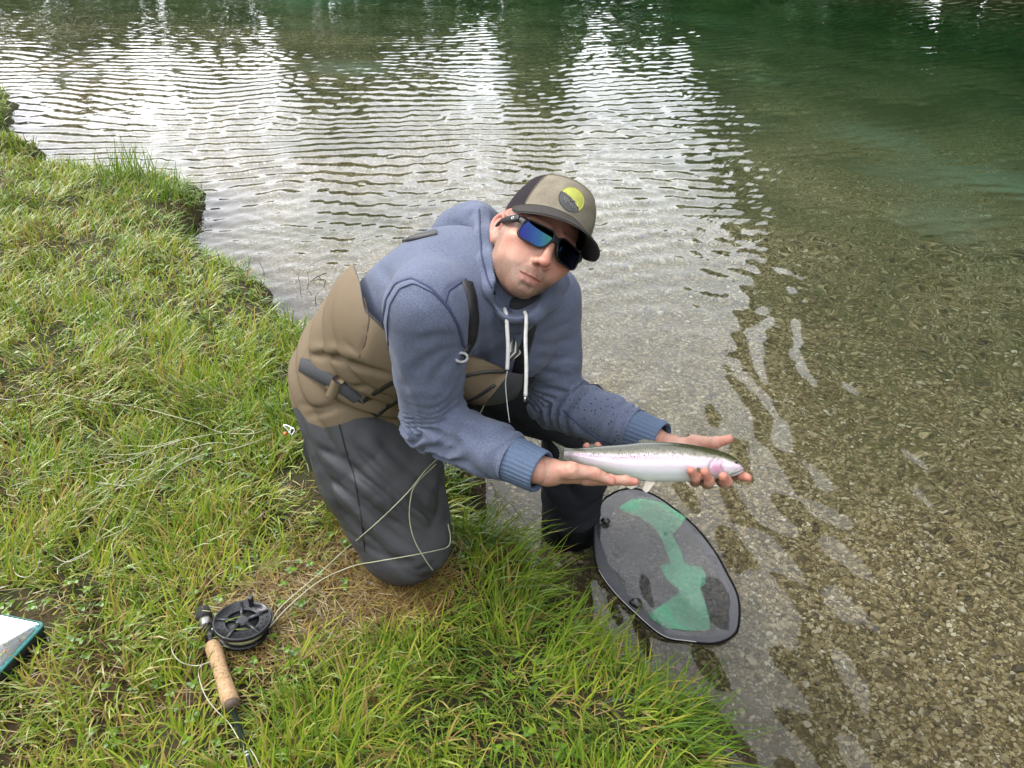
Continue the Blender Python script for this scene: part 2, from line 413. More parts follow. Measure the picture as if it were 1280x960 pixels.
# ---------------------------------------------------------------- water
def wave(x, y):
    d1 = np.hypot(x + 3.0, y - 22); d2 = np.hypot(x - 9, y - 30); d3 = np.hypot(x - .10, y - 1.80); d4 = np.hypot(x + 16, y - 20)
    wx = (fbm(x * .8, y * .8, 31, 3) - .5); wy = (fbm(x * 1.7, y * 1.7, 41, 3) - .5)
    am = .25 + 1.5 * fbm(x * .9, y * 1.4, 51, 3); am2 = .2 + 1.6 * fbm(x * 1.3 + 9, y * 1.3, 61, 3)
    calm = sstep(.15, 1.4, np.hypot((x + .75) / 1.0, y - 2.0)) * .8 + .2
    calm = calm * (.16 + .84 * sstep(.8, 3.4, np.hypot(x - .2, y - 1.4)))
    z = .0019 * am * np.sin(2 * np.pi * (d1 + .40 * wx) / .165 + 4 * wx) * calm
    z = z + .0013 * am2 * np.sin(2 * np.pi * (d2 + .3 * wy) / .118 + 3 * wx) * calm
    z = z + .0008 * am2 * np.sin(2 * np.pi * (d4 + .25 * wy) / .085 + 5 * wx) * calm
    z = z + .0010 * (fbm(x * 6, y * 11, 71, 2) - .5) * calm * 3
    rip = np.exp(-d3 / 2.0) * sstep(.12, .5, d3)
    q1 = x * .96 - y * .28; q2 = x * .90 + y * .42; w3 = fbm(x * 1.9, y * 1.1, 83, 3); w4 = fbm(x * 2.6 + 5, y * 1.5, 85, 3)
    rip = rip * sstep(-.15, .45, x)
    z = z + .0042 * rip * sstep(.30, .60, w4) * np.sin(2 * np.pi * (q1 + .34 * (w3 - .5)) / .19 + 6 * w4)
    z = z + .0030 * rip * sstep(.32, .62, w3) * np.sin(2 * np.pi * (q2 + .30 * (w4 - .5)) / .13 + 6 * w3)
    z = z + .0105 * (fbm(x * 4.2 + 3, y * 2.2, 91, 3) - .5) * (.3 + .7 * sstep(.2, .8, x))
    far = (.85 + .25 * sstep(3, 7, np.hypot(x, y))) * (1 - sstep(12, 30, np.hypot(x, y)) * .5)
    return z * far
th = np.concatenate([np.linspace(-180, -46, 40)[:-1], np.linspace(-46, 46, 620), np.linspace(46, 180, 40)[1:]])
rr = [.25]
while rr[-1] < 400: rr.append(rr[-1] + max(.010, .0052 * rr[-1] if rr[-1] < 14 else .05 * (rr[-1] - 14) + .09))
rr = np.array(rr); T, RR = np.meshgrid(np.radians(th), rr)
wxx = RR * np.sin(T); wyy = RR * np.cos(T)
me = npmesh('lake_water', np.stack([wxx.ravel(), wyy.ravel(), ZW + wave(wxx.ravel(), wyy.ravel())], 1), grid_faces(len(th), len(rr)))
m = M('lake water')
m.n.remove(m.b)
gl = m.n.new('ShaderNodeBsdfGlass'); gl.inputs['IOR'].default_value = 1.333; gl.inputs['Roughness'].default_value = .0
gl.inputs['Color'].default_value = (1, 1, 1, 1)
bn = m.bump(m.noise(16, 3, .5, m.scalev(m.co(), (.55, 1, 1))), .05, .006)
m.l.new(bn, gl.inputs['Normal']); m.l.new(gl.outputs[0], m.out.inputs['Surface'])
va = m.n.new('ShaderNodeVolumeAbsorption'); va.inputs['Color'].default_value = (.33, .70, .53, 1); va.inputs['Density'].default_value = .37
m.l.new(va.outputs[0], m.out.inputs['Volume'])
water = tag(link('lake_water', me, m.m), kind='structure')
# ---------------------------------------------------------------- woods round the lake (out of the frame, mirrored in the water; rear ring added to block light)
def leaf_mat(name, cols):
    m = M(name); m.n.remove(m.b)
    c = m.ramp(m.attr('tint'), cols)
    d = m.n.new('ShaderNodeBsdfDiffuse'); t = m.n.new('ShaderNodeBsdfTranslucent'); g = m.n.new('ShaderNodeBsdfGlossy'); g.inputs['Roughness'].default_value = .45
    g.inputs['Color'].default_value = (.9, .95, .9, 1)
    m.l.new(c, d.inputs[0]); m.l.new(m.mix(.6, c, (.35, .5, .08), 'MULTIPLY') if False else c, t.inputs[0])
    a = m.n.new('ShaderNodeMixShader'); a.inputs[0].default_value = .34; m.l.new(d.outputs[0], a.inputs[1]); m.l.new(t.outputs[0], a.inputs[2])
    fr = m.n.new('ShaderNodeFresnel'); fr.inputs[0].default_value = 1.35
    fm = m.math('MULTIPLY', fr.outputs[0], .08)
    b = m.n.new('ShaderNodeMixShader'); m.l.new(fm, b.inputs[0]); m.l.new(a.outputs[0], b.inputs[1]); m.l.new(g.outputs[0], b.inputs[2])
    m.l.new(b.outputs[0], m.out.inputs['Surface']); return m.m
def forest():
    V = []; Q = []; T = []; n0 = 0
    trees = []
    r = np.random.default_rng(3)
    for az in np.arange(11, 88, 2.1):                      # tall stand on the near right-hand shore
        for k in range(2):
            a = R_(az + r.uniform(-1, 1)); 
            # distance to the wooded shore along this bearing
            D = 18.6 / (.80 * math.sin(a) + .60 * math.cos(a)) + k * 4 + r.uniform(0, 1.5)
            el = np.interp(az, [11, 14, 19, 23, 28, 33, 40, 60, 90], [9, 14, 26, 36, 45, 52, 56, 58, 56])
            trees.append((D * math.sin(a), D * math.cos(a), D * math.tan(R_(el)) * r.uniform(.82, 1.05), .16, 1300))
    for az in np.arange(-60, 24, 1.15):                    # far shore
        a = R_(az); D = (58 + r.uniform(0, 10)) / math.cos(a)
        el = 9.6 + 5.5 * math.exp(-((az + 10.8) / 3.0)**2) + 5.5 * math.exp(-((az - 2) / 2.4)**2) + 1.2 * math.sin(az * .9) + r.uniform(-1, 1.5)
        trees.append((D * math.sin(a), D * math.cos(a), D * math.tan(R_(el)), .17, 330))
    for az in np.arange(92, 300, 4.2):                     # unseen trees added behind the camera to block low sky light
        a = R_(az + r.uniform(-1.5, 1.5)); D = r.uniform(15, 21); trees.append((D * math.sin(a), D * math.cos(a), D * math.tan(R_(r.uniform(18, 29))), .22, 420))
    for x, y, h, wd, n in trees:
        z0 = float(ground_z(x, y)[0]); h = h - z0 + H * 0
        u = r.random(n)**.75; rad = h * wd * (1.02 - u)**.8 * (.35 + .65 * r.random(n)**.5) * (1 + .25 * np.sin(u * 40 + x)); an = r.random(n) * 6.283
        c = np.stack([x + rad * np.cos(an), y + rad * np.sin(an), z0 + h * (.06 + .94 * u)], 1)
        s = h * .034 * (.6 + .8 * r.random(n)) * (260 / n)**.3 * 1.6
        a1 = r.normal(size=(n, 3)); a1 /= np.linalg.norm(a1, axis=1)[:, None]; a2 = np.cross(a1, r.normal(size=(n, 3))); a2 /= np.linalg.norm(a2, axis=1)[:, None]
        a1 = a1 * s[:, None]; a2 = a2 * s[:, None] * .55
        q = np.stack([c - a1, c + a2 * .9, c + a1, c - a2], 1).reshape(-1, 3)
        V.append(q); Q.append(np.arange(4 * n).reshape(-1, 4) + n0); n0 += 4 * n
        T.append(np.repeat(np.clip(.2 + .6 * r.random(n) + r.uniform(-.15, .15), 0, 1), 4))
        t8 = np.linspace(0, 2 * np.pi, 7)[:-1]; R0 = h * .014 + .04                 # trunk
        tv = np.concatenate([np.stack([x + R0 * np.cos(t8), y + R0 * np.sin(t8), np.full(6, z0 - .2)], 1), np.stack([x + R0 * .2 * np.cos(t8), y + R0 * .2 * np.sin(t8), np.full(6, z0 + h * .95)], 1)])
        V.append(tv); Q.append(np.array([[i, (i + 1) % 6, 6 + (i + 1) % 6, 6 + i] for i in range(6)]) + n0); n0 += 12; T.append(np.full(12, 0.0))
    me = npmesh('forest', np.vstack(V), np.vstack(Q)); vattr(me, 'tint', np.concatenate(T))
    tag(link('forest', me, leaf_mat('forest leaves', [(0, (.03, .022, .014)), (.06, (.015, .03, .01)), (.5, (.028, .06, .016)), (1, (.06, .10, .025))]), smooth=False), kind='stuff')
forest()

# ---------------------------------------------------------------- gravel on the lake bed
def pebble_mesh(k):
    bm = bmesh.new(); bmesh.ops.create_icosphere(bm, subdivisions=2, radius=1)
    r = random.Random(k)
    pl = [(Vector((r.gauss(0, 1), r.gauss(0, 1), r.gauss(0, .6))).normalized(), r.uniform(.62, .9)) for _ in range(9)]
    for v in bm.verts:
        d = v.co.normalized(); q = 1.0
        for n, o in pl:
            c = d.dot(n)
            if c > 0: q = min(q, o / c)
        v.co = d * q; v.co.x *= r.uniform(.97, 1.03)
        v.co.y *= .62 + .1 * (k % 3); v.co.z *= .30 + .06 * (k % 4)
    me = bpy.data.meshes.new('pebble'); bm.to_mesh(me); bm.free(); return me
pm = M('pebble')
pt = pm.attr('tint', typ='INSTANCER')
pc = pm.ramp(pt, [(0, (.035, .024, .009)), (.3, (.115, .084, .034)), (.6, (.20, .155, .078)), (.88, (.25, .205, .12)), (1, (.33, .30, .23))])
pm.set(base=pm.mix(.5, pc, pm.ramp(pm.noise(3, 5), [(.3, (.45, .42, .36)), (.7, (.98, .95, .88))]), 'MULTIPLY'), rough=.6)
pm.set(base=pm.mix(1.0, pc, pm.ramp(pm.noise(2.2, 5), [(.3, (.6, .58, .5)), (.7, (1, 1, 1))]), 'MULTIPLY'))
pcol = bpy.data.collections.new('pebble shapes')
for k in range(8):
    o = bpy.data.objects.new('pebble', pebble_mesh(k)); o.data.materials.append(pm.m); pcol.objects.link(o)
def scatter(name, pts, rot, scl, tint, col, mat):
    me = bpy.data.meshes.new(name); me.vertices.add(len(pts)); me.vertices.foreach_set('co', np.asarray(pts, np.float32).ravel())
    vattr(me, 'rot', rot, 'FLOAT_VECTOR'); vattr(me, 'scl', scl, 'FLOAT_VECTOR'); vattr(me, 'tint', tint)
    o = link(name, me, mat, smooth=False)
    g = bpy.data.node_groups.new(name, 'GeometryNodeTree')
    g.interface.new_socket('Geometry', in_out='INPUT', socket_type='NodeSocketGeometry'); g.interface.new_socket('Geometry', in_out='OUTPUT', socket_type='NodeSocketGeometry')
    gi = g.nodes.new('NodeGroupInput'); go = g.nodes.new('NodeGroupOutput'); ip = g.nodes.new('GeometryNodeInstanceOnPoints')
    ci = g.nodes.new('GeometryNodeCollectionInfo'); ci.inputs['Collection'].default_value = col; ci.inputs['Separate Children'].default_value = True
    ip.inputs['Pick Instance'].default_value = True
    def na(nm):
        a = g.nodes.new('GeometryNodeInputNamedAttribute'); a.data_type = 'FLOAT_VECTOR'; a.inputs['Name'].default_value = nm; return a.outputs['Attribute']
    g.links.new(gi.outputs[0], ip.inputs['Points']); g.links.new(ci.outputs[0], ip.inputs['Instance'])
    g.links.new(na('rot'), ip.inputs['Rotation']); g.links.new(na('scl'), ip.inputs['Scale']); g.links.new(ip.outputs[0], go.inputs[0])
    md = o.modifiers.new('scatter', 'NODES'); md.node_group = g
    return o
n = 120000
px_ = rng.uniform(-.6, 3.4, n); py_ = rng.uniform(.5, 4.4, n)
dist = np.hypot(px_, py_)
keep = (np.abs(px_) < .80 * py_ + .55) & (rng.random(n) < np.clip(2.4 / dist**1.3, .12, 1))
px_, py_ = px_[keep], py_[keep]; s_ = shore(px_, py_); k2 = (s_ < -.03) & (rng.random(len(s_)) < sstep(.02, .35, -s_)); px_, py_, s_ = px_[k2], py_[k2], s_[k2]
n = len(px_); pz_ = ground_z(px_, py_, s_)
sc = .0048 + .0062 * rng.random(n)**2.4 + .008 * (rng.random(n) < .02)
sc = sc * (.8 + .25 * np.hypot(px_, py_) / 2)
pz_ = pz_ + sc * .12
tint = np.clip(rng.beta(1.2, 1.7, n) + .25 * (fbm(px_ * 2, py_ * 2, 111, 2) - .5), 0, .97); tint[rng.random(n) < .02] = 1
scatter('gravel', np.stack([px_, py_, pz_], 1), np.stack([rng.normal(0, .25, n), rng.normal(0, .25, n), rng.uniform(0, 6.28, n)], 1), np.stack([sc, sc, sc], 1), tint, pcol, pm.m)
tag(bpy.data.objects['gravel'], kind='stuff')

# ---------------------------------------------------------------- grass
def blades(x, y, z, L, W, ang, lean, curl, nseg=3):
    n = len(x); t = np.linspace(0, 1, nseg + 1)
    dx, dy = np.cos(ang), np.sin(ang)
    # spine: starts upright-ish, leans over; lean = start tilt, curl = extra tilt at the tip
    V = np.zeros((n, 2 * nseg + 1, 3)); px = np.zeros(n); pz = np.zeros(n); tw = rng.uniform(-.5, .5, n)
    for i in range(nseg + 1):
        if i:
            a = lean + curl * (t[i] - .5 / nseg)
            px = px + np.sin(a) * L / nseg; pz = pz + np.cos(a) * L / nseg
        wd = W * (1 - t[i]**2.2) * (.75 + .5 * t[i] * (1 - t[i]) * 2) * .5
        sx = -dy * np.cos(tw) + dx * np.sin(tw) * .5; sy = dx * np.cos(tw) + dy * np.sin(tw) * .5
        cx = x + dx * px; cyy = y + dy * px; cz = z + pz
        if i < nseg:
            V[:, 2 * i] = np.stack([cx - sx * wd, cyy - sy * wd, cz], 1); V[:, 2 * i + 1] = np.stack([cx + sx * wd, cyy + sy * wd, cz + wd * .4], 1)
        else: V[:, 2 * nseg] = np.stack([cx, cyy, cz], 1)
    q = np.array([[2 * i, 2 * i + 1, 2 * i + 3, 2 * i + 2] for i in range(nseg - 1)]); tr = np.array([[2 * nseg - 2, 2 * nseg - 1, 2 * nseg]])
    off = (np.arange(n) * (2 * nseg + 1))[:, None, None]
    return V.reshape(-1, 3), [(q[None] + off).reshape(-1, 4), (tr[None] + off).reshape(-1, 3)]
grass_m = leaf_mat('grass blades', [(0, (.10, .055, .02)), (.10, (.27, .19, .07)), (.20, (.30, .25, .06)), (.28, (.24, .275, .030)), (.5, (.145, .218, .018)), (.75, (.080, .150, .015)), (1, (.034, .080, .012))])
FLAT = [(G(500, 700)[:2], .17), (G(420, 600)[:2], .16), (G(272, 830)[:2], .05), (G(303, 775)[:2], .075), (G(255, 770)[:2], .04), (G(298, 900)[:2], .035), (G(310, 950)[:2], .03), (G(5, 800)[:2], .13)]
def grass(name, xs, ys, step):
    pass
def land_pts(n, x0, x1, y0, y1, dens):
    x = rng.uniform(x0, x1, n); y = rng.uniform(y0, y1, n)
    k = (np.abs(x) < .72 * y + .45 + .6 * (x < 0)) & (rng.random(n) < dens(np.hypot(x, y))); x, y = x[k], y[k]
    s = shore(x, y); k = s > -.012 + .02 * rng.random(len(x)); return x[k], y[k], s[k]
x, y, s = land_pts(620000, -4.6, 1.0, .45, 7.5, lambda d: np.clip(2.1 / d**1.15, .10, 1))
cl = fbm(x * 5, y * 5, 201, 3); cl2 = vn(x * 17, y * 17, 205); cl3 = fbm(x * 1.4, y * 1.4, 207, 3)
bare = np.zeros(len(x)); flat = np.zeros(len(x))
for c, r_ in BARE: bare = np.maximum(bare, 1 - sstep(.4, 1.3, np.hypot(x - c[0], y - c[1]) / r_))
for c, r_ in FLAT: flat = np.maximum(flat, 1 - sstep(.75, 1.25, np.hypot(x - c[0], y - c[1]) / r_))
k = rng.random(len(x)) < (.45 + .55 * sstep(.30, .55, cl * .6 + cl2 * .4)) * (1 - .93 * bare)
x, y, s, cl, cl2, cl3, bare, flat = [a[k] for a in (x, y, s, cl, cl2, cl3, bare, flat)]
n = len(x); d_ = np.hypot(x, y)
L = (.038 + .080 * rng.random(n)**1.4) * (.55 + .9 * cl) * (1 + .35 * (s < .09)) * (1 - .5 * bare)
short = sstep(2.3, 2.9, y) * (1 - sstep(.0, .22, s)) ; L = L * (1 - .35 * short)
ang = 6.283 * vn(x * 7, y * 7, 211) * 1.6 + rng.normal(0, .9, n)
ang = np.where(s < .07, np.where(rng.random(n) < .6, rng.normal(-.5, .6, n), ang), ang)
lean = np.abs(rng.normal(.45, .35, n)) + .25 * (1 - cl); curl = rng.uniform(.1, 1.5, n)
L = np.where(flat > .5, np.minimum(L, .035), L); lean = np.where(flat > .3, lean + .9, lean); lean = np.minimum(lean, 1.35)
W = (.0028 + .0034 * rng.random(n)) * (1 + .10 * np.maximum(d_ - 2, 0))
tint = .52 + .17 * rng.normal(size=n) + .5 * (cl3 - .5) + .25 * (cl2 - .5)
tint = tint - .17 * sstep(1.6, 3.4, y) * (cl3 > .45) + .12 * (s < .12)
tint = np.where(rng.random(n) < .05 + .20 * bare + .05 * (cl3 < .42) + .07 * sstep(2.0, 1.2, y), rng.uniform(0, .25, n), tint); tint = np.clip(tint, 0, 1)
z = ground_z(x, y, s) - .004
V, Fc = blades(x, y, z, L, W, ang, lean, curl)
me = npmesh('grass', V, Fc); vattr(me, 'tint', np.repeat(tint, 7)); tag(link('grass', me, grass_m), kind='stuff')
# flattened dead stems lying on the soil
x, y, s = land_pts(30000, -4.0, .9, .5, 5.0, lambda d: np.clip(1.7 / d**1.2, .1, 1))
for c, r_ in BARE[:3]:
    k_ = int(4500 * r_ * r_ / .06); a_ = rng.uniform(0, 6.28, k_); q_ = r_ * 1.2 * np.sqrt(rng.random(k_)); bx_, by_ = c[0] + q_ * np.cos(a_), c[1] + q_ * np.sin(a_); bs_ = shore(bx_, by_); kk_ = bs_ > .02
    x = np.concatenate([x, bx_[kk_]]); y = np.concatenate([y, by_[kk_]]); s = np.concatenate([s, bs_[kk_]])
n = len(x)
V, Fc = blades(x, y, ground_z(x, y, s) + .002 + .012 * rng.random(n), .03 + .06 * rng.random(n), .0016 + .0018 * rng.random(n), rng.uniform(0, 6.28, n), rng.uniform(1.25, 1.5, n), rng.uniform(-.1, .2, n))
me = npmesh('dead_grass', V, Fc); vattr(me, 'tint', np.repeat(np.clip(rng.normal(.06, .08, n), 0, .5), 7)); tag(link('dead_grass', me, grass_m), kind='stuff')

print('blades', len(L))

# single tufts and stems one can pick out
def tuft(name, px, py, n, L, spread, lean, tint, label, cat, W=.0035, z=None, dirn=None, group=None):
    c = G(px, py, -.03 if z is None else z); x = c[0] + rng.normal(0, spread, n); y = c[1] + rng.normal(0, spread, n)
    zz = np.full(n, c[2] - .01) if z is not None else ground_z(x, y) - .005
    a = rng.uniform(0, 6.28, n) if dirn is None else rng.normal(dirn, .7, n)
    V, Fc = blades(x, y, zz, L * rng.uniform(.5, 1.1, n), W * rng.uniform(.7, 1.2, n), a, np.abs(rng.normal(lean, .2, n)), rng.uniform(.2, 1.1, n), 4)
    me = npmesh(name, V, Fc); vattr(me, 'tint', np.repeat(np.clip(rng.normal(tint, .12, n), 0, 1), 9)); return tag(link(name, me, grass_m), label, cat, group)
tuft('grass_tuft', 165, 232, 130, .26, .085, .25, .62, 'tall grass tuft at the far tip of the bank', 'grass tuft', .006)
tuft('grass_tuft', 218, 246, 80, .20, .06, .45, .72, 'dark leaning grass tuft overhanging the water at the bank tip', 'grass tuft', .006)
tuft('reed_clump', 238, 305, 45, .16, .045, .12, .85, 'thin upright reeds standing in the water beside the bank', 'reeds', .0035, ZW)
tuft('reed_clump', 296, 345, 26, .13, .05, .2, .75, 'few short reeds at the edge of the notch in the bank', 'reeds', .0035, ZW)
tuft('grass_tuft', 600, 672, 110, .17, .045, .5, .66, 'leafy grass tuft on the bank edge right of the knee', 'grass tuft', .0042, None, -.4)
tuft('grass_tuft', 565, 600, 90, .13, .03, .35, .92, 'dark weedy tuft tucked between the thigh and the water', 'grass tuft', .0035)
tuft('grass_tuft', 640, 722, 100, .19, .05, .6, .6, 'long bent grass tuft leaning over the brown shallows', 'grass tuft', .0042, None, -.2)
tuft('grass_tuft', 715, 812, 80, .15, .05, .5, .55, 'straw-flecked grass tuft below the landing net', 'grass tuft', .0040, None, .3)
tuft('grass_tuft', 845, 895, 120, .17, .05, .7, .78, 'green grass tuft drooping over the bank corner by the gravel', 'grass tuft', .0042, None, -.3)

x, y, s = land_pts(4200, -3.0, .8, .6, 3.6, lambda d: np.clip(1.7 / d**1.3, .1, 1)); k = (vn(x * 4, y * 4, 401) > .62); x, y, s = x[k], y[k], s[k]
x = np.repeat(x, 3); y = np.repeat(y, 3); s = np.repeat(s, 3); n = len(x); a = np.tile([0, 2.1, 4.2], n // 3) + np.repeat(rng.uniform(0, 6, n // 3), 3)
V, Fc = blades(x, y, ground_z(x, y, s) + np.repeat(rng.uniform(.012, .03, n // 3), 3), np.full(n, .014), np.full(n, .012), a, np.full(n, 1.25), np.full(n, .25), 4)
me = npmesh('clover_leaves', V, Fc); vattr(me, 'tint', np.repeat(np.clip(rng.normal(.74, .08, n), 0, 1), 9)); tag(link('clover_leaves', me, grass_m), kind='stuff')
def stems(name, lines, r, mat, label, cat):
    parts = []
    for L_ in lines: parts.append(tube(smooth_line([G(px, py, zz) for px, py, zz in L_], 16), r, 6))
    V, fl = joinm(parts); tag(link(name, npmesh(name, V, fl), mat), label, cat)
stk = simple('dead stem', (.055, .040, .022), .8)
stems('twig', [[(388, 352, ZW), (398, 345, ZW + .01), (408, 341, ZW + .02)], [(398, 345, ZW + .01), (402, 350, ZW)]], .0022, stk, 'short dark twig lying on the grey water beyond the bank', 'twig')
wp = empty('water_plant', tuple(G(385, 370, ZW)), 'few thin dead stems standing in the shallow water behind the waders', 'water plant')
for L_ in ([(376, 372, ZW - .02), (375, 356, ZW + .03), (372, 342, ZW + .06)], [(383, 366, ZW - .02), (386, 352, ZW + .03), (384, 340, ZW + .05)], [(404, 362, ZW - .02), (406, 356, ZW + .01), (407, 350, ZW + .03)], [(396, 384, ZW - .02), (394, 372, ZW + .03), (398, 366, ZW + .05)]):
    V, fl = tube(smooth_line([G(*q_) for q_ in L_], 16), .0013, 6); link('stem', npmesh('stem', V, fl), stk, wp)
stems('water_weed', [[(612, 600, ZW), (624, 618, ZW + .01), (640, 632, ZW + .02), (656, 652, ZW)], [(640, 632, ZW + .02), (646, 618, ZW + .03)], [(596, 636, ZW), (606, 628, ZW + .03), (616, 636, ZW + .02)]], .0013, stk, 'thin dark weed stems in the water under the right forearm', 'stems')
# ---------------------------------------------------------------- the fisherman
HS = .915                                             # head size
Hc = CAMP + CR * .0352 * HS + CU * .2647 * HS + CF * 1.6199 * HS
_b = np.array([[.824, .355, .442], [-.438, -.098, .894], [-.36, .93, -.074]])       # columns: his left, his front, his up; rows: right, up, towards the camera
HR = np.stack([CR, CU, -CF], 1) @ _b                  # world = HR @ local
u_, s_, v_ = np.linalg.svd(HR); HR = u_ @ v_
_a = R_(-1.2); _c, _s = math.cos(_a), math.sin(_a); _v = -CF; _K = np.array([[0, -_v[2], _v[1]], [_v[2], 0, -_v[0]], [-_v[1], _v[0], 0]])
HR = (np.eye(3) + _s * _K + (1 - _c) * _K @ _K) @ HR      # a little more tilt to his left
def h2w(V): return Hc + (np.asarray(V) * HS) @ HR.T
def w2h(V): return ((np.asarray(V) - Hc) @ HR) / HS
shR, shL = P(533, 388, 1.30), P(680, 376, 1.56)
elR, elL = P(541, 528, 1.43), P(694, 500, 1.66)
wrR, wrL = P(672, 588, 1.335), P(822, 551, 1.54)
hipR = np.array([-.376, 1.52, .46]); hipL = np.array([-.25, 1.76, .46]); knR = P(505, 670, 1.744); knL = np.array([.168, 1.80, .215]); anL = np.array([.168, 1.80, -.30])
hipC = (hipR + hipL) / 2; shC = (shR + shL) / 2; spine = nrm(shC - hipC); lat = nrm(shL - shR); front = nrm(np.cross(spine, lat)) * -1
if front[1] > 0: front = -front
neckB = shC + spine * .035 - front * .005

def skin_mat():
    m = M('skin'); c = m.ramp(m.noise(38, 6, .6), [(.3, (.31, .170, .118)), (.7, (.40, .245, .180))])
    c = m.mix(m.math('MULTIPLY', m.ramp(m.noise(75, 4, .6), [(.42, 0), (.70, 1)]), .35), c, (.36, .125, .085)); c = m.mix(m.math('MULTIPLY', m.attr('red'), .85, clamp=True), c, (.40, .135, .095))
    st = m.math('MULTIPLY', m.attr('stubble'), m.ramp(m.noise(900, 2, .7), [(.38, .45), (.62, 1.0)]), clamp=True)
    c = m.mix(m.math('MULTIPLY', st, .92), c, (.080, .050, .034))
    c = m.mix(m.attr('lip'), c, (.27, .095, .07)); c = m.mix(m.attr('nail'), c, (.40, .24, .19))
    h = m.math('ADD', m.noise(420, 3), m.math('MULTIPLY', m.voro(260), .5))
    m.set(base=c, rough=.48, spec=.4, sss=.10, normal=m.bump(h, .16, .0012)); m.b.inputs['Subsurface Radius'].default_value = (.008, .003, .0015); m.b.inputs['Subsurface Scale'].default_value = 1
    return m.m
SKIN = skin_mat()
def build_head():
    h = Sdf()
    h.ell((0, -.012, .042), (.076, .100, .084), 0)
    h.ell((0, .028, -.018), (.065, .068, .080), .02)
    h.ell((0, .030, -.060), (.041, .052, .034), .02)
    for s in (-1, 1):
        h.rc((s * .045, .010, -.054), (s * .013, .068, -.084), .0140, .0160, .022)
        h.rc((s * .056, .006, -.005), (s * .045, .010, -.054), .014, .0140, .02)
        h.ell((s * .048, .058, -.010), (.022, .024, .017), .02)
        h.ell((s * .031, .053, -.044), (.026, .031, .032), .02)
        h.rc((s * .047, .073, .031), (s * .014, .088, .028), .009, .010, .014)
    h.ell((0, .077, -.086), (.023, .019, .017), .016)
    h.ell((0, .072, -.064), (.033, .026, .032), .018)
    for s in (-1, 1): h.ell((s * .033, .100, .010), (.017, .016, .012), .016, op='s')
    for s in (-1, 1): h.ell((s * .032, .076, .010), (.0145, .0145, .0135), .004)
    h.rc((0, .090, .022), (0, .1120, -.029), .0080, .0095, .010)
    h.ell((0, .1140, -.0325), (.0108, .0110, .0100), .006)
    for s in (-1, 1):
        h.ell((s * .0120, .1030, -.0365), (.0075, .0110, .0075), .006)
        h.ell((s * .0060, .1095, -.0440), (.0036, .0058, .0040), .003, op='s')
    MS = .06                                           # the mouth sits a little askew
    mz = lambda L: [(a_ * 1.10, b_, c_ + MS * a_ + 2.6 * a_ * a_) for a_, b_, c_ in L]
    up = [(-.025, .0850, -.0662), (-.013, .0938, -.0652), (-.004, .0968, -.0646), (0, .0962, -.0651), (.004, .0968, -.0646), (.013, .0938, -.0652), (.025, .0850, -.0662)]
    lo = [(-.023, .0850, -.0695), (-.010, .0945, -.0750), (0, .0965, -.0762), (.010, .0945, -.0750), (.023, .0850, -.0695)]
    h.chain(mz(up), [.0016, .0034, .0040, .0038, .0040, .0034, .0016], .007); h.chain(mz(lo), [.0014, .0036, .0042, .0036, .0014], .007)
    h.chain(mz([(-.0245, .090, -.0672), (-.013, .099, -.0688), (0, .1030, -.0696), (.013, .099, -.0688), (.0245, .090, -.0672)]), [.0008, .0022, .0030, .0022, .0008], .0018, op='s')
    E_ = np.array
    for s in (-1, 1):
        h.cre.append((E_([(s * .017, .1, -.040), (s * .026, .093, -.050), (s * .031, .086, -.060)]), .0045, .0012))
        h.cre.append((E_([(s * .050, .07, -.002), (s * .035, .083, -.006), (s * .018, .088, -.004)]), .0035, .0008))
        # ear: plate, bowl, rim and lobe
        a = nrm((s * .9, .42, .05)); t = nrm(np.cross((0, 0, 1), a)); z = np.cross(a, t); rot = np.stack([a, t, z], 1)
        def q(x, y, z): return E_((s * (x - .0035 - (x - .0775) * .15), (y + .014) * .88 - .008, (z - .004) * .88 + .004))
        h.ell(q(.0790, -.014, .005), (.0060, .0150, .0268), .007, rot)
        h.ell(q(.0760, -.008, -.022), (.0058, .0085, .0110), .006, rot)
        rim = [q(.0775, .004, .004), q(.080, .003, .020), q(.083, -.005, .0315), q(.0865, -.017, .0330), q(.0905, -.0285, .022), q(.0900, -.029, .006), q(.0845, -.021, -.012)]
        h.chain(list(smooth_line(rim, 16)), .0027, .005)
        h.ell(q(.0880, -.011, .002), (.0054, .0076, .0132), .004, rot, op='s')
    h.cre.append((E_([(-.016, .093, -.0865), (0, .097, -.0875), (.016, .093, -.0865)]), .006, .0026))
    for z0 in (.050, .062): h.cre.append((E_([(-.035, .088, z0), (0, .094, z0 + .003), (.035, .088, z0)]), .0030, .0007))
    for s in (-1, 1): h.cre.append((E_([(s * .004, .098, .030), (s * .0055, .097, .042)]), .003, .0012))
    nb = w2h(neckB)
    h.rc((0, -.022, -.055), nb, .049, .060, .018)
    V, Q = h.mesh((-.115, -.135, min(-.2, nb[2] - .09)), (.115, .14, .14), .00165)
    x, y, z = V.T
    stub = sstep(-.030, -.050, z) * sstep(-.03, .02, y) * (1 - .75 * sstep(.0, .03, y - .055 + np.abs(x) * 0) * sstep(-.060, -.045, z) * sstep(.030, .018, np.abs(x) * 0 + .0)) * sstep(-.19, -.125, z - .0)
    stub = np.maximum(stub * sstep(-.028, -.060, z + .25 * (np.abs(x) - .03).clip(0)), sstep(.035, .020, np.abs(x)) * sstep(-.047, -.053, z) * sstep(-.066, -.062, z) * (y > .06) * .8)
    stub = np.maximum(stub, .7 * sstep(.054, .062, np.abs(x)) * sstep(-.008, .006, y) * sstep(.034, .020, y) * sstep(-.06, -.05, z))
    stub = np.maximum(stub, sstep(.035, .05, z) * .8 * sstep(.05, .03, y))
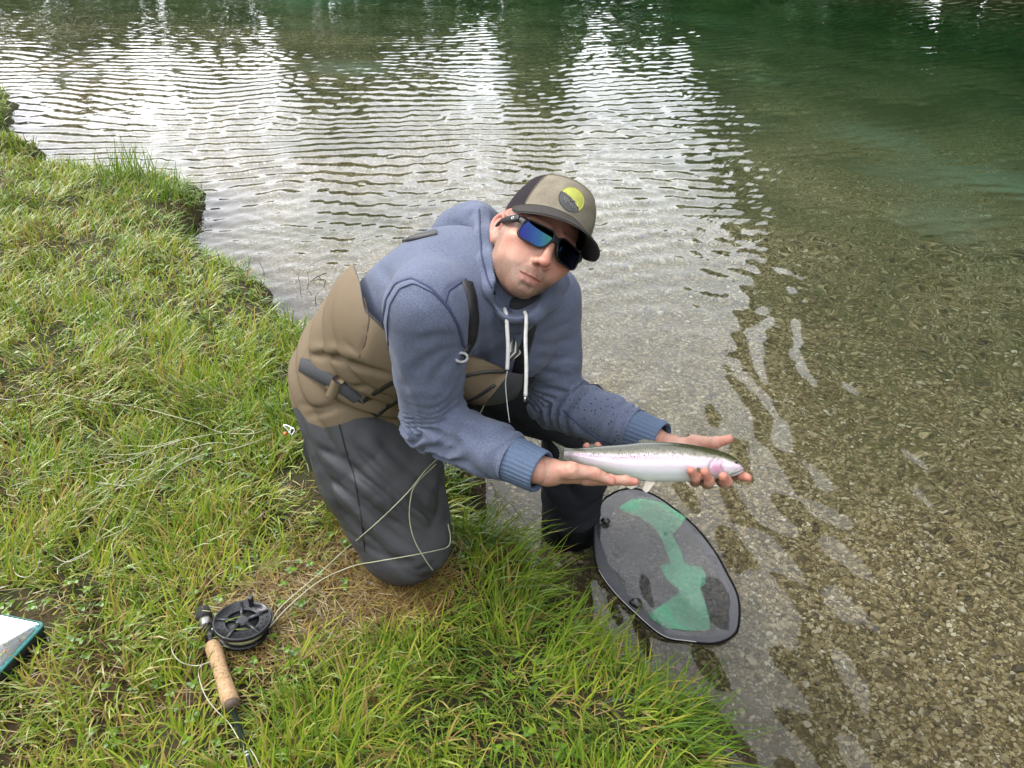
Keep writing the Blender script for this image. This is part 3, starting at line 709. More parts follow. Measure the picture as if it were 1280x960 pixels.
    red = .9 * np.exp(-((y - .117)**2 + (z + .036)**2 + x * x) / .017**2) + .55 * np.exp(-((np.abs(x) - .045)**2 + (z + .018)**2) / .022**2) * (y > .03) + .9 * sstep(.073, .079, np.abs(x)) + .5 * sstep(-.10, -.14, z) + .35 * sstep(.025, .045, z)
    z0_ = z; z = z - .06 * x - 2 * x * x
    lip = sstep(.0270, .023, np.abs(x)) * (y > .085) * sstep(-.0605, -.0625, z) * sstep(-.0815, -.0785, z) * sstep(0, .002, y - .0875 + .0 * x)
    V[:, 0] *= 1 - .085 * sstep(-.025, -.07, V[:, 2]) * sstep(-.01, .03, V[:, 1])
    V[:, 0] -= .005 * sstep(-.02, -.085, V[:, 2]) * sstep(.0, .05, V[:, 1])
    return h2w(V), Q, dict(stubble=stub, red=np.clip(red, 0, 1), lip=lip * .5, nail=np.zeros(len(V)))

# ---- hands. Joints are places in the world, given where the photo shows them
def hand_solid(palm, fingers, thumb, wrist, k=.010):
    h = Sdf()
    for a, b, ra, rb, n, fl in palm: h.rc(a, b, ra, rb, .012, n=n, fl=fl)
    for a, b, ra, rb in wrist: h.rc(a, b, ra, rb, .018)
    g = []
    for pts, r in fingers + [thumb]:
        q = Sdf(); q.chain(pts, r, .0035)
        for p_, rr_ in list(zip(pts, r))[1:-1]: q.ell(p_, rr_ * 1.06, .004)
        g.append(q)
    base = h
    out = Sdf(); lo = np.min([o[2] for q in [h] + g for o in q.ops], 0); hi = np.max([o[3] for q in [h] + g for o in q.ops], 0)
    def f(p):
        d = base.ev(p, False)
        for q in g:
            e = q.ev(p, False); d = smin(d, e, np.where(base.ev(p, False) < .004, .009, .0015) if False else .0045)
        return d
    out.fn(f, lo, hi)
    for pts, r in fingers + [thumb]:                  # knuckle creases and soft tendons
        for i in range(1, len(pts) - 1):
            ax_ = nrm(pts[i + 1] - pts[i - 1]); u = nrm(np.cross(ax_, CF)); v = np.cross(ax_, u)
            for o_ in (-.0022, .0022):
                out.cre.append((np.array([pts[i] + ax_ * o_ + r[i] * (u * math.cos(t) + v * math.sin(t)) for t in np.linspace(-1.6, 4.6, 15)]), .0016, .0013))
    out.disp.append(lambda p, d: .0024 * (vnoise3(p, 85, 33, 3) - .5))
    return out, lo, hi
def FP(*a): return [P(*q) for q in a]
up_ = CU; tc_ = -CF
# right hand: palm up under the wrist of the tail, thumb along the near side, two finger tips over the back
r_f = [
    (FP((733, 600, 1.352), (762, 600, 1.352), (782, 601, 1.350), (794, 602.5, 1.350)), [.0108, .0098, .0088, .0068]),              # index, pointing along the belly
    (FP((735, 598, 1.385), (762, 597, 1.43), (757, 574, 1.455), (747, 557, 1.435)), [.0110, .0100, .0090, .0072]),
    (FP((725, 596, 1.405), (745, 597, 1.45), (741, 574, 1.465), (733, 558, 1.440)), [.0105, .0098, .0088, .0076]),
    (FP((712, 594, 1.42), (728, 596, 1.455), (726, 580, 1.465), (720, 568, 1.455)), [.0095, .0086, .0078, .0066]),
]
r_t = (FP((692, 588, 1.335), (714, 588, 1.322), (743, 592, 1.325), (764, 601, 1.328)), [.0190, .0150, .0112, .0082])
r_palm = [(P(690, 592, 1.345), P(735, 599, 1.365), .020, .0150, up_, .72), (P(690, 592, 1.36), P(725, 597, 1.40), .020, .0150, up_, .75), (P(686, 590, 1.345), P(718, 590, 1.345), .019, .016, up_, 1.0)]
r_w = [(wrR + (elR - wrR) * .25, P(684, 590, 1.34), .029, .023)]
# left hand: palm up under the head, four fingers curled up before the belly, thumb behind pointing to the head
l_f = [
    (FP((903, 586, 1.470), (916, 593, 1.440), (927, 595, 1.420), (935, 597.5, 1.405)), [.0110, .0102, .0092, .0078]),
    (FP((893, 590, 1.468), (903, 602, 1.425), (908, 602, 1.392), (904, 596, 1.378)), [.0115, .0106, .0100, .0088]),
    (FP((878, 590, 1.468), (884, 604, 1.425), (886.5, 601, 1.388), (881, 590, 1.374)), [.0112, .0104, .0098, .0082]),
    (FP((865, 588, 1.468), (869, 602, 1.425), (869.5, 597, 1.386), (863.5, 588, 1.374)), [.0102, .0094, .0090, .0076]),
]
l_t = (FP((850, 560, 1.525), (868, 553, 1.515), (893, 553.5, 1.495), (911, 549, 1.485)), [.0170, .0145, .0118, .0088])
l_palm = [(P(842, 562, 1.53), P(898, 585, 1.478), .022, .0165, up_, .75), (P(840, 566, 1.53), P(872, 588, 1.475), .022, .0160, up_, .75), (P(838, 560, 1.53), P(868, 560, 1.515), .021, .018, up_, 1.0)]
l_w = [(wrL + (elL - wrL) * .25, P(838, 560, 1.535), .030, .024)]
def build_hand(palm, f, t, w, nail):
    s, lo, hi = hand_solid(palm, f, t, w)
    V, Q = s.mesh(lo - .004, hi + .004, .0015)
    red = np.zeros(len(V)) + .15; nl = np.zeros(len(V))
    for pts, r in f + [t]:
        d = np.linalg.norm(V - pts[-1], axis=1); red = np.maximum(red, .85 * np.exp(-(d / .020)**2))
        for p_ in pts[1:-1]: red = np.maximum(red, .45 * np.exp(-(np.linalg.norm(V - p_, axis=1) / .012)**2))
    red = np.clip(red + .5 * (vnoise3(V, 60, 5) - .5), 0, 1)
    for c, r in nail: nl = np.maximum(nl, sstep(r, r * .75, np.linalg.norm(V - c, axis=1)))
    return V, Q, dict(stubble=np.zeros(len(V)), red=red, lip=np.zeros(len(V)), nail=nl)
def build_core():                                    # arms, trunk and legs under the clothes
    s = Sdf()
    s.rc(hipC + CR * .03, P(545, 392, 1.51), .06, .055, .03); s.rc(P(545, 392, 1.51), shC - spine * .06, .055, .05, .03, n=front, fl=.7); s.rc(shR, shL, .035, .035, .03); s.rc(shC - spine * .05, neckB, .05, .05, .03)
    for a, b, c in ((shR, elR, wrR), (shL, elL, wrL)): s.rc(a, b, .045, .038, .02); s.rc(b, c, .036, .027, .01)
    ft = knR + np.array([-.24, .30, -.03])
    s.rc(hipR, knR, .075, .055, .03); s.rc(hipL, knL, .055, .045, .03); s.rc(knR, ft, .05, .035, .02); s.rc(knL, anL, .048, .035, .02)
    V, Q = s.mesh(np.array([-.75, .95, -.36]), np.array([.40, 2.1, 1.0]), .012)
    z = np.zeros(len(V)); return V, Q, dict(stubble=z, red=z + .2, lip=z, nail=z)

person = empty('person', (float(knR[0]), float(knR[1]), 0), 'man in blue hoodie and tan waders kneeling on the bank, holding a trout', 'person')
pieces = [build_head(), build_hand(r_palm, r_f, r_t, r_w, [(P(760, 598, 1.315), .0075)]), build_hand(l_palm, l_f, l_t, l_w, []), build_core()]
V, fl = joinm([(p[0], [p[1]]) for p in pieces]); me = npmesh('body', V, fl)
for a in ('stubble', 'red', 'lip', 'nail'): vattr(me, a, np.concatenate([p[2][a] for p in pieces]))
body = link('body', me, SKIN, person)
# ---------------------------------------------------------------- cap and sunglasses
cap = None
def crown_pt(ph, t, off=0.0):                         # ph 0 in front, + to his left; t 0 at the rim, 1 at the button
    fr = .5 + .5 * np.cos(ph)
    q = np.sin(t * np.pi / 2); r = np.cos(t * np.pi / 2)**(.62 - .16 * fr)
    sx, sf, sb = .0845 + off, .112 + off, .116 + off
    zr = .024 + .044 * fr
    ztop = .148 + off + .004 * fr * np.sin(t * np.pi) + .009 * fr * (1 - q) * 0
    yc = -.004
    x = .008 + sx * np.sin(ph) * r; y = yc + np.where(np.cos(ph) > 0, sf, sb) * np.cos(ph) * r
    return np.stack([x, y, zr + (ztop - zr) * q**(1.0 + .05 * fr)], -1)
def patch(fn, us, vs, thick=None):
    U, W_ = np.meshgrid(us, vs); V = fn(U.ravel(), W_.ravel()); return V, grid_faces(len(us), len(vs))
def solid_patch(V, Q, nx, ny, offv):                  # give a patch real thickness
    n = len(V); V2 = V + offv; ring = list(range(nx)) + [r * nx + nx - 1 for r in range(1, ny)] + [(ny - 1) * nx + c for c in range(nx - 2, -1, -1)] + [r * nx for r in range(ny - 2, 0, -1)]
    S_ = [[a, b, b + n, a + n] for a, b in zip(ring, ring[1:] + ring[:1])]
    return np.vstack([V, V2]), np.vstack([Q, Q[:, ::-1] + n, np.array(S_)])
def cap_part(name, ph0, ph1, t0, t1, mat, off=0.0, nx=40, ny=26, parent=None):
    us = np.linspace(R_(ph0), R_(ph1), nx); vs_ = np.linspace(t0, t1, ny)
    V, Q = patch(lambda a, b: crown_pt(a, b, off), us, vs_); inn = crown_pt(*[g.ravel() for g in np.meshgrid(us, vs_)], off - .0018) - V
    V, Q = solid_patch(V, Q, nx, ny, inn); me = npmesh(name, h2w(V), Q)
    return link(name, me, mat, parent)
def cloth(name, col, var=.18, sheen=0.0, scale=700, rough=.9, bumps=.25, blot=.12, bscale=14, weave=None):
    m = M(name); n = m.noise(scale, 2, .7); c = m.ramp(n, [(.30, tuple(x * (1 - var) for x in col)), (.70, tuple(x * (1 + var) for x in col))])
    c = m.mix(1.0, c, m.ramp(m.noise(bscale, 4), [(.25, (1 - blot,) * 3), (.75, (1 + blot,) * 3)]), 'MULTIPLY')
    m.set(base=c, rough=rough, spec=.2, sheen=sheen, normal=m.bump(n, bumps, .0008)); return m.m
tan_cap = cloth('washed tan cotton', (.150, .132, .098), blot=.28, bscale=28)
mesh_m = M('dark trucker mesh'); vv = mesh_m.voro(620, out='Distance'); mesh_m.set(base=mesh_m.ramp(vv, [(.2, (.006, .005, .006)), (.5, (.022, .018, .021))]), rough=.9, spec=.1, normal=mesh_m.bump(vv, .5, .001)); mesh_m = mesh_m.m
brim_m = cloth('charcoal brim felt', (.030, .027, .024), blot=.2)
black_p = simple('black frame plastic', (.005, .005, .006), .38, 0, .3)
cap = cap_part('cap', 63.6, 296.4, 0, .97, mesh_m, nx=70, parent=person)
cap_part('front_panel', -63, 63, 0, .97, tan_cap, parent=cap)
cap_part('crown_top', -180, 180, .955, 1, tan_cap, .0006, nx=48, ny=6, parent=cap)
# stitched seams
st_m = simple('seam thread', (.10, .082, .058), .9)
parts = []
for a in (-62, 62): parts.append(tube(h2w(crown_pt(np.full(24, R_(a)), np.linspace(0, .96, 24), .0006)), .0010, 6))
for k in (0, 1): parts.append(tube(h2w(crown_pt(np.radians(np.linspace(-60, 60, 40)), .60 + .035 * k + .06 * np.cos(np.radians(np.linspace(-60, 60, 40)) * 1.5), .0002)), .0005, 5))
V, fl = joinm(parts); link('seam', npmesh('seam', V, fl), st_m, cap)
# brim
def brim_pt(a, t):                                    # a -1..1 along the crown, t 0 at the crown .. 1 at the outer edge
    ph = a * R_(80); base = crown_pt(ph, np.zeros_like(ph)); L = .074 * np.sqrt(np.maximum(1 - np.abs(a)**2.6, 0)) + .002
    b = base.copy(); b[..., 1] += L * t; b[..., 0] *= 1 + .16 * t * (1 - np.abs(a)**6); b[..., 2] += .001 - .006 * (b[..., 0] / .08)**2 * (.4 + .6 * t) + .010 * t * 0 + BR * L * t
    return b
BR = -.42
us = np.linspace(-1, 1, 60); vs_ = np.linspace(-.12, 1, 14)
V, Q = patch(lambda a, b: brim_pt(a, b), us, vs_); V, Q = solid_patch(V, Q, 60, 14, np.array([0, 0, -.0034]))
link('brim', npmesh('brim', h2w(V), Q), brim_m, cap)
# round badge: yellow sun above a dark ridge
def disc_on_crown(cph, ct, rad, off, fz, n=48, rings=10, sel=None):
    c0 = crown_pt(np.array([cph]), np.array([ct]))[0]; e1 = nrm(crown_pt(np.array([cph + .01]), np.array([ct]))[0] - c0); e2 = nrm(crown_pt(np.array([cph]), np.array([ct + .01]))[0] - c0); e2 = nrm(e2 - e1 * (e1 @ e2))
    return c0, e1, e2
PH, TT, PR = R_(-10), .25, .0245
def on_crown(xy, off):                                # lay flat badge coordinates on the crown
    c0, e1, e2 = disc_on_crown(PH, TT, PR, 0, 0); out = []
    ph = np.full(len(xy), PH); t = np.full(len(xy), TT)
    for _ in range(6):                                # invert the surface map
        p = crown_pt(ph, t); d = p - c0; ex = xy[:, 0] - d @ e1; ey = xy[:, 1] - d @ e2
        ph = ph + ex / .105; t = t + ey / .16
    return crown_pt(ph, t, off)
def badge(name, poly, off, mat, inner=(0, 0)):
    poly = np.array(poly); n = len(poly); K = 8; c = np.array(inner); V = [c[None]]
    for k in range(1, K + 1): V.append(c + (poly - c) * k / K)
    V = np.vstack(V); T = [[0, 1 + j, 1 + (j + 1) % n] for j in range(n)]; Q = [[1 + k * n + j, 1 + (k + 1) * n + j, 1 + (k + 1) * n + (j + 1) % n, 1 + k * n + (j + 1) % n] for k in range(K - 1) for j in range(n)]
    A = on_crown(V, off); B_ = on_crown(V, 0.0); m = len(A); rim = [1 + (K - 1) * n + j for j in range(n)]
    W2 = [[rim[j], rim[(j + 1) % n], rim[(j + 1) % n] + m, rim[j] + m] for j in range(n)]
    return link(name, npmesh(name, h2w(np.vstack([A, B_])), [np.array(T), np.array(Q), np.array(W2)]), mat, cap)
rid = np.array([(-.93, .22), (-.62, .20), (-.40, .10), (-.22, .06), (-.02, -.02), (.14, -.12), (.22, -.05), (.34, -.22), (.50, -.30), (.62, -.42), (.70, -.36), (.80, -.58)])
rid = rid * PR
a1 = math.atan2(rid[-1][1], rid[-1][0]); a0 = math.atan2(rid[0][1], rid[0][0])
arc_top = [(PR * math.cos(a), PR * math.sin(a)) for a in np.linspace(a1, a0, 26)]
arc_bot = [(PR * math.cos(a), PR * math.sin(a)) for a in np.linspace(a0, a1 + 2 * math.pi, 30)]
badge('badge_sun', arc_top + [tuple(p) for p in rid], .0016, simple('yellow badge', (.27, .28, .045), .7), (.1 * PR, .45 * PR))
badge('badge_ridge', arc_bot + [tuple(p) for p in rid[::-1]], .0022, simple('charcoal badge', (.035, .036, .037), .7), (-.25 * PR, -.45 * PR))
gm = simple('grey badge print', (.10, .10, .09), .8)
for k in range(7):                                    # row of worn, unreadable stitched strokes below the ridge
    x0 = (-.62 + .19 * k) * PR; y0 = (-.14 - .055 * k) * PR; hh = (.30 + .08 * math.sin(k * 2.2)) * PR
    badge('badge_stroke', [(x0, y0), (x0 + .08 * PR, y0 - hh), (x0 + .15 * PR, y0 - hh + .1 * PR), (x0 + .10 * PR, y0 + .02 * PR)], .0027, gm, (x0 + .06 * PR, y0 - hh * .5))

YW = lambda x: .1075 - 4.6 * x * x                     # wrap of the front
GZ = .0060
def rrect(x, z, cx, cz, hx, hz, r):
    qx = np.abs(x - cx) - hx + r; qz = np.abs(z - cz) - hz + r
    return np.minimum(np.maximum(qx, qz), 0) + np.hypot(np.maximum(qx, 0), np.maximum(qz, 0)) - r
def lens2(x, z, s, g=0.0):                             # lens outline, deeper towards the cheek
    xx = np.abs(x) if s == 0 else x * s
    zz = z - GZ; zz = zz + .10 * (xx - .035) * 0
    d = rrect(xx, zz, .0360, -.001, .0300 + g, .0190 + g - .04 * (xx - .036), .0110 + g)
    cut = (.0135 - xx) * .85 + (-zz - .006) * .53 - .002 - g     # nose cut-away
    return -smin(-d, -cut, .010)
fr = Sdf()
def ffront(p):
    x, y, z = p.T; o = lens2(x, z, 0, .0017); br = rrect(x, z, 0, GZ + .0085, .020, .0052, .004)
    d2 = smin(o, br, .006); d2 = np.maximum(d2, -lens2(x, z, 0, -.0003)); dy = np.abs(y - YW(x) + .25 * (z - GZ) * 0) - .0021
    return np.maximum(d2, 0)**1 * 0 + np.where((d2 > 0) & (dy > 0), np.hypot(np.maximum(d2, 0), np.maximum(dy, 0)), np.maximum(d2, dy)) * .85 - .0006
fr.fn(ffront, (-.08, .06, -.03), (.08, .12, .05))
for s in (-1, 1):
    fr.rc((s * .0665, YW(.0665) - .001, GZ + .0125), (s * .0735, .074, GZ + .0125), .0062, .0070, .004, n=(1, 0, 0), fl=.5)
V, Q = fr.mesh((-.085, .055, -.03), (.085, .12, .05), .00115)
shades = link('sunglasses', npmesh('sunglasses', h2w(V + [.002, 0, 0]), Q), black_p, person)
for s in (-1, 1):
    te = Sdf(); tp = smooth_line([np.array(q) for q in ((s * .0738, .073, GZ + .0125), (s * .0775, .040, GZ + .0118), (s * .0790, .006, GZ + .0110), (s * .0800, -.020, GZ - .002))], 14); te.chain(list(tp), list(np.linspace(.0078, .0034, 14)), .002, n=(1, 0, 0), fl=.36)
    V, Q = te.mesh((min(s * .07, s * .085) - .004, -.035, -.02), (max(s * .07, s * .085) + .004, .085, .04), .0013)
    t = link('temple', npmesh('temple', h2w(V), Q), black_p, shades)
    # oval emblem on the temple
    a = np.linspace(0, 2 * np.pi, 25); c = np.array([s * (.0745 + .0047 * .5 + .0022), .061, GZ + .0122])
    pts = np.stack([np.full(25, c[0]) - s * 0 + s * .0004, c[1] + .0042 * np.cos(a), c[2] + .0024 * np.sin(a)], 1); pts[:, 0] = s * (.0741 + (.073 - pts[:, 1]) * .112 + .0030)
    V, f_ = tube(h2w(pts), .0007, 6); o_ = link('temple_emblem', npmesh('temple_emblem', V, f_), simple('silver print', (.62, .62, .62), .35), shades)
lm = M('blue mirror lens'); so_ = lm.sep(lm.attr('lens', 'Vector'))
lc = lm.ramp(so_[0], [(.0, (.010, .012, .09)), (.25, (.008, .035, .085)), (.42, (.010, .060, .050)), (.6, (.008, .030, .085)), (.75, (.010, .014, .11)), (1, (.012, .010, .08))])
lm.set(base=lc, metal=1, rough=.035, coat=.15)
for s in (-1, 1):
    nx, nz = 40, 30; xs = np.linspace(.004, .067, nx); zs = np.linspace(GZ - .024, GZ + .021, nz); Xl, Zl = np.meshgrid(xs, zs); Xl = Xl.ravel(); Zl = Zl.ravel()
    f = -lens2(Xl, Zl, 1, .0002); V = np.stack([s * Xl, YW(Xl) + .0006 + .0008 - 30 * (.01 * (Zl - GZ))**2 * 3, Zl], 1)
    (Vp, Fp_, _), _n = clip(V, [grid_faces(nx, nz)], f)
    V2 = Vp - np.array([0, .0016, 0]); n_ = len(Vp)
    me = npmesh('lens', h2w(np.vstack([Vp, V2]) + [.002, 0, 0]), Fp_ + [x[:, ::-1] + n_ for x in Fp_])
    tx = (s * np.concatenate([Vp, V2])[:, 0] / .067 * .5 + .5); tx = tx + 2.0 * (np.concatenate([Vp, V2])[:, 2] - GZ) * s * .6
    vattr(me, 'lens', np.stack([((np.concatenate([Vp, V2])[:, 0]) / .067 * .5 + .5) + 4 * (np.concatenate([Vp, V2])[:, 2] - GZ), tx, tx], 1), 'FLOAT_VECTOR')
    link('lens', me, lm.m, shades)
# ---------------------------------------------------------------- hoodie
hood_m = cloth('blue grey marled sweatshirt', (.079, .093, .136), var=.30, sheen=.08, scale=420, blot=.14, bscale=9, bumps=.35)
t_ = hood_m.node_tree; b_ = t_.nodes['Principled BSDF']; c0_ = b_.inputs['Base Color'].links[0].from_socket      # water drops soaked into one forearm
vo_ = t_.nodes.new('ShaderNodeTexVoronoi'); vo_.inputs['Scale'].default_value = 95; tc_ = t_.nodes.new('ShaderNodeTexCoord'); t_.links.new(tc_.outputs['Object'], vo_.inputs['Vector'])
rp_ = t_.nodes.new('ShaderNodeValToRGB'); rp_.color_ramp.elements[0].position = .16; rp_.color_ramp.elements[0].color = (1, 1, 1, 1); rp_.color_ramp.elements[1].position = .22; rp_.color_ramp.elements[1].color = (0, 0, 0, 1); t_.links.new(vo_.outputs['Distance'], rp_.inputs[0])
at_ = t_.nodes.new('ShaderNodeAttribute'); at_.attribute_name = 'wet'; mu_ = t_.nodes.new('ShaderNodeMath'); mu_.operation = 'MULTIPLY'; t_.links.new(rp_.outputs[0], mu_.inputs[0]); t_.links.new(at_.outputs['Fac'], mu_.inputs[1])
mm_ = t_.nodes.new('ShaderNodeMix'); mm_.data_type = 'RGBA'; mm_.inputs[7].default_value = (.022, .026, .045, 1); t_.links.new(mu_.outputs[0], mm_.inputs[0]); t_.links.new(c0_, mm_.inputs[6]); t_.links.new(mm_.outputs[2], b_.inputs['Base Color'])
rib_m = cloth('blue ribbed cuff', (.070, .098, .150), var=.22, scale=500, blot=.10)
white_cord = simple('white cord', (.42, .42, .40), .8)
def limb_field(a, b, c):                              # along-arm coordinate (metres from the shoulder) and distance to the arm
    La = np.linalg.norm(b - a); Lb = np.linalg.norm(c - b)
    def g(p):
        h1 = np.clip((p - a) @ (b - a) / La**2, 0, 1); d1 = np.linalg.norm(p - a - h1[:, None] * (b - a), axis=1)
        h2 = np.clip((p - b) @ (c - b) / Lb**2, 0, 1.3); d2 = np.linalg.norm(p - b - h2[:, None] * (c - b), axis=1)
        return np.where(d1 < d2, h1 * La, La + h2 * Lb), np.minimum(d1, d2)
    return g, La, Lb
gR, LRa, LRb = limb_field(shR, elR, wrR); gL, LLa, LLb = limb_field(shL, elL, wrL)
s = Sdf()
hem = hipC + spine * .16
s.rc(P(498, 424, 1.57), P(527, 398, 1.51), .140, .146, .0, n=front, fl=.86)
s.rc(P(527, 398, 1.51), P(568, 374, 1.46), .146, .142, .03, n=front, fl=.86)
s.rc(P(568, 374, 1.46), shC - spine * .09 - front * .012, .142, .135, .05, n=front, fl=.8)
s.rc(P(575, 405, 1.50), P(640, 425, 1.52), .115, .085, .05)
s.rc(shR + spine * .0 - lat * -.035 - front * .01, shL - lat * .03 - front * .01, .070, .070, .07)
s.rc(shC - spine * .06 - front * .02, neckB - front * .02, .095, .070, .05, n=front, fl=.9)
s.rc(shR, shR + (elR - shR) * .55, .075, .066, .035); s.rc(shR + (elR - shR) * .55, elR, .066, .058, .01); s.rc(elR, elR + (wrR - elR) * .55, .060, .050, .012); s.rc(elR + (wrR - elR) * .55, wrR, .050, .0375, .01)
s.rc(shL, shL + (elL - shL) * .55, .079, .068, .035); s.rc(shL + (elL - shL) * .55, elL, .068, .062, .01); s.rc(elL, elL + (wrL - elL) * .55, .062, .056, .012); s.rc(elL + (wrL - elL) * .55, wrL, .056, .042, .01)
def folds(p, d):                                      # bunched cloth along the forearms and soft folds over the trunk
    o = np.zeros(len(p))
    for g, La, Lb, sd_ in ((gR, LRa, LRb, 3), (gL, LLa, LLb, 8)):
        t, dd = g(p); m = dd < .12; tt = t[m]; q = p[m]; n1 = vnoise3(q, 11, 20 + sd_, 2) - .5
        am = .0006 + .0052 * np.exp(-((tt - La) / .055)**2) + .0030 * sstep(La, La + .08, tt) * sstep(La + Lb, La + Lb - .05, tt)
        o[m] += am * (.25 + 1.3 * vnoise3(q, 16, 90 + sd_, 2)) * np.sin(2 * np.pi * (tt + .12 * n1) / (.036 + .012 * np.sin(tt * 20)) + 11 * n1)
        o[m] += .012 * (vnoise3(q, 13, 40 + sd_, 2) - .5) * sstep(.02, .12, tt) * .55
    return o + .010 * (vnoise3(p, 7, 60, 3) - .5)
s.disp.append(folds)
# seams and creases drawn where the photo shows them
C = s.crease
C([(479, 440), (478, 400), (482, 372), (496, 352), (516, 347), (540, 360), (560, 384), (574, 410), (580, 440)], .0035, .0045)
C([(484, 445), (484, 402), (489, 376), (501, 359), (516, 355), (536, 368), (555, 391), (568, 414)], .0050, -.0030)
C([(556, 377), (561, 362), (572, 355), (582, 348)], .0035, .0035)
C([(576, 442), (560, 452), (545, 470), (540, 490)], .010, .006); C([(577, 436), (555, 440), (530, 452), (515, 470)], .011, .005); C([(574, 425), (548, 420), (525, 425)], .010, .004)
C([(580, 470), (568, 500), (560, 530), (548, 552)], .010, .006); C([(540, 568), (556, 552), (566, 535), (570, 520)], .009, .007); C([(552, 574), (566, 560), (575, 548)], .007, .005)
C([(500, 470), (510, 510), (525, 545)], .016, .004); C([(495, 430), (505, 470), (520, 505)], .014, -.003)
C([(600, 385), (604, 420), (600, 455)], .010, .005); C([(585, 400), (590, 430), (588, 455)], .008, .004); C([(622, 400), (628, 430), (622, 455)], .010, .004)
C([(665, 430), (690, 432), (716, 425)], .008, .005); C([(668, 446), (694, 450), (722, 446)], .008, .005); C([(672, 462), (700, 470), (734, 470)], .008, .005); C([(676, 418), (696, 412), (714, 402)], .008, .004)
C([(668, 480), (700, 490), (735, 490)], .008, .004); C([(705, 515), (735, 540), (765, 555)], .0025, .0025)
C([(470, 330), (488, 350), (480, 400)], .010, .003); C([(455, 345), (470, 370), (476, 410)], .012, .003)
lo = np.min([o[2] for o in s.ops], 0) - .02; hi = np.max([o[3] for o in s.ops], 0) + .02
V, Q = s.mesh(lo, hi, .0042)
HOODIE = s
tR, dR = gR(V); tL, dL = gL(V)
armR = np.where((dR < .10) & (dR < dL), tR, -1); armL = np.where((dL < .10) & (dL < dR), tL, -1)
def arm_dist(t, d, a, b, La):                          # signed: + on the sleeve
    pl = nrm(b - a); return (V - a) @ pl
fR = np.minimum(arm_dist(0, 0, shR, elR, 0) + .30 * ((V - shR) @ -lat) + .012, .105 - dR)
fL = np.minimum(arm_dist(0, 0, shL, elL, 0) + .30 * ((V - shL) @ lat) + .012, .105 - dL); fL = np.where(np.abs(dR) < dL, -.02, fL); fR = np.where(dL < dR, -.02, fR)
cR = (V - wrR) @ nrm(wrR - elR) + .052; cL = (V - wrL) @ nrm(wrL - elL) + .055
cR = np.where(dR < .07, cR, -.1); cL = np.where(dL < .07, cL, -.1)
at = dict(fR=fR, fL=fL, cR=cR, cL=cL)
(sr, sl_) = clip(V, [Q], fR, at); (l, trunk) = clip(sl_[0], sl_[1], sl_[2]['fL'], sl_[2])
cu_r, sr = clip(sr[0], sr[1], sr[2]['cR'], sr[2]); cu_l, l = clip(l[0], l[1], l[2]['cL'], l[2])
hoodie = link('hoodie', npmesh('hoodie', trunk[0], trunk[1]), hood_m, person)
link('sleeve', npmesh('sleeve', sr[0], sr[1]), hood_m, hoodie); lme = npmesh('sleeve', l[0], l[1]); vattr(lme, 'wet', sstep(LLa - .02, LLa + .05, gL(l[0])[0])); link('sleeve', lme, hood_m, hoodie)
for w_, e_, r_, g_ in ((wrR, elR, .0405, 1), (wrL, elL, .0440, 1)):     # ribbed cuffs
    ax = nrm(w_ - e_); u = nrm(np.cross(ax, (0, 0, 1))); v = np.cross(ax, u); n1, n2 = 120, 16; a = np.linspace(0, 2 * np.pi, n1 + 1)[:-1]
    V = []
    prof = [(-.060, 1.04), (-.052, 1.05), (-.044, 1.02), (-.03, 1.0), (-.015, .985), (0, .97), (.006, .965), (.009, .93), (.008, .86), (.0, .82)]
    for z, k in prof: 
        rr_ = r_ * k + .0008 * np.cos(a * 30) * (z < .007)
        V.append(w_ + ax * z + (np.cos(a) * rr_)[:, None] * u + (np.sin(a) * rr_ )[:, None] * v)
    V = np.vstack(V); Q = [[i * n1 + j, i * n1 + (j + 1) % n1, (i + 1) * n1 + (j + 1) % n1, (i + 1) * n1 + j] for i in range(len(prof) - 1) for j in range(n1)]
    link('cuff', npmesh('cuff', V, np.array(Q)), rib_m, hoodie)
# hood lying round the neck
s = Sdf()
ring = [P(566, 300, 1.50), P(588, 282, 1.46), P(599, 275, 1.43), P(606, 302, 1.375), P(611, 332, 1.335), P(621, 360, 1.315), P(640, 386, 1.322), P(664, 389, 1.335), P(684, 376, 1.39), P(697, 352, 1.46)]
s.chain(ring, [.040, .036, .024, .022, .023, .023, .021, .019, .020, .024], .02)
s.chain([P(572, 310, 1.49), P(585, 330, 1.45), P(598, 360, 1.40), P(620, 392, 1.375), P(650, 400, 1.385)], [.052, .046, .040, .030, .026], .03)
s.ell(P(580, 292, 1.475), (.058, .052, .050), .03)
s.rc(P(600, 275, 1.475), P(690, 345, 1.52), .030, .03, .03)
# hollow where the neck and head go
hn = Sdf(); 
s.rc(h2w((.004, -.002, .03)), h2w((.006, .014, -.055)), .076, .052, .010, op='s'); s.rc(h2w((.006, .014, -.055)), h2w((.004, .045, -.098)), .050, .040, .010, op='s')
s.disp.append(lambda p, d: .009 * (vnoise3(p, 12, 80, 3) - .5))
C = s.crease
C([(548, 290), (560, 315), (578, 345), (596, 375), (610, 400)], .006, .004)
C([(598, 258), (597, 290), (599, 320), (606, 348), (620, 375), (640, 394)], .0016, .0016)
C([(607, 256), (606, 290), (608, 320), (614, 345), (626, 368), (642, 384)], .004, .002)
C([(560, 275), (575, 290), (590, 292)], .010, .007); C([(555, 290), (575, 310), (592, 330)], .010, .006); C([(590, 262), (585, 275), (590, 290)], .008, .005)
lo = np.min([o[2] for o in s.ops if o[0] == 'u'], 0) - .02; hi = np.max([o[3] for o in s.ops if o[0] == 'u'], 0) + .02
V, Q = s.mesh(lo, hi, .0032); link('hood', npmesh('hood', V, Q), hood_m, hoodie)
HOOD = s
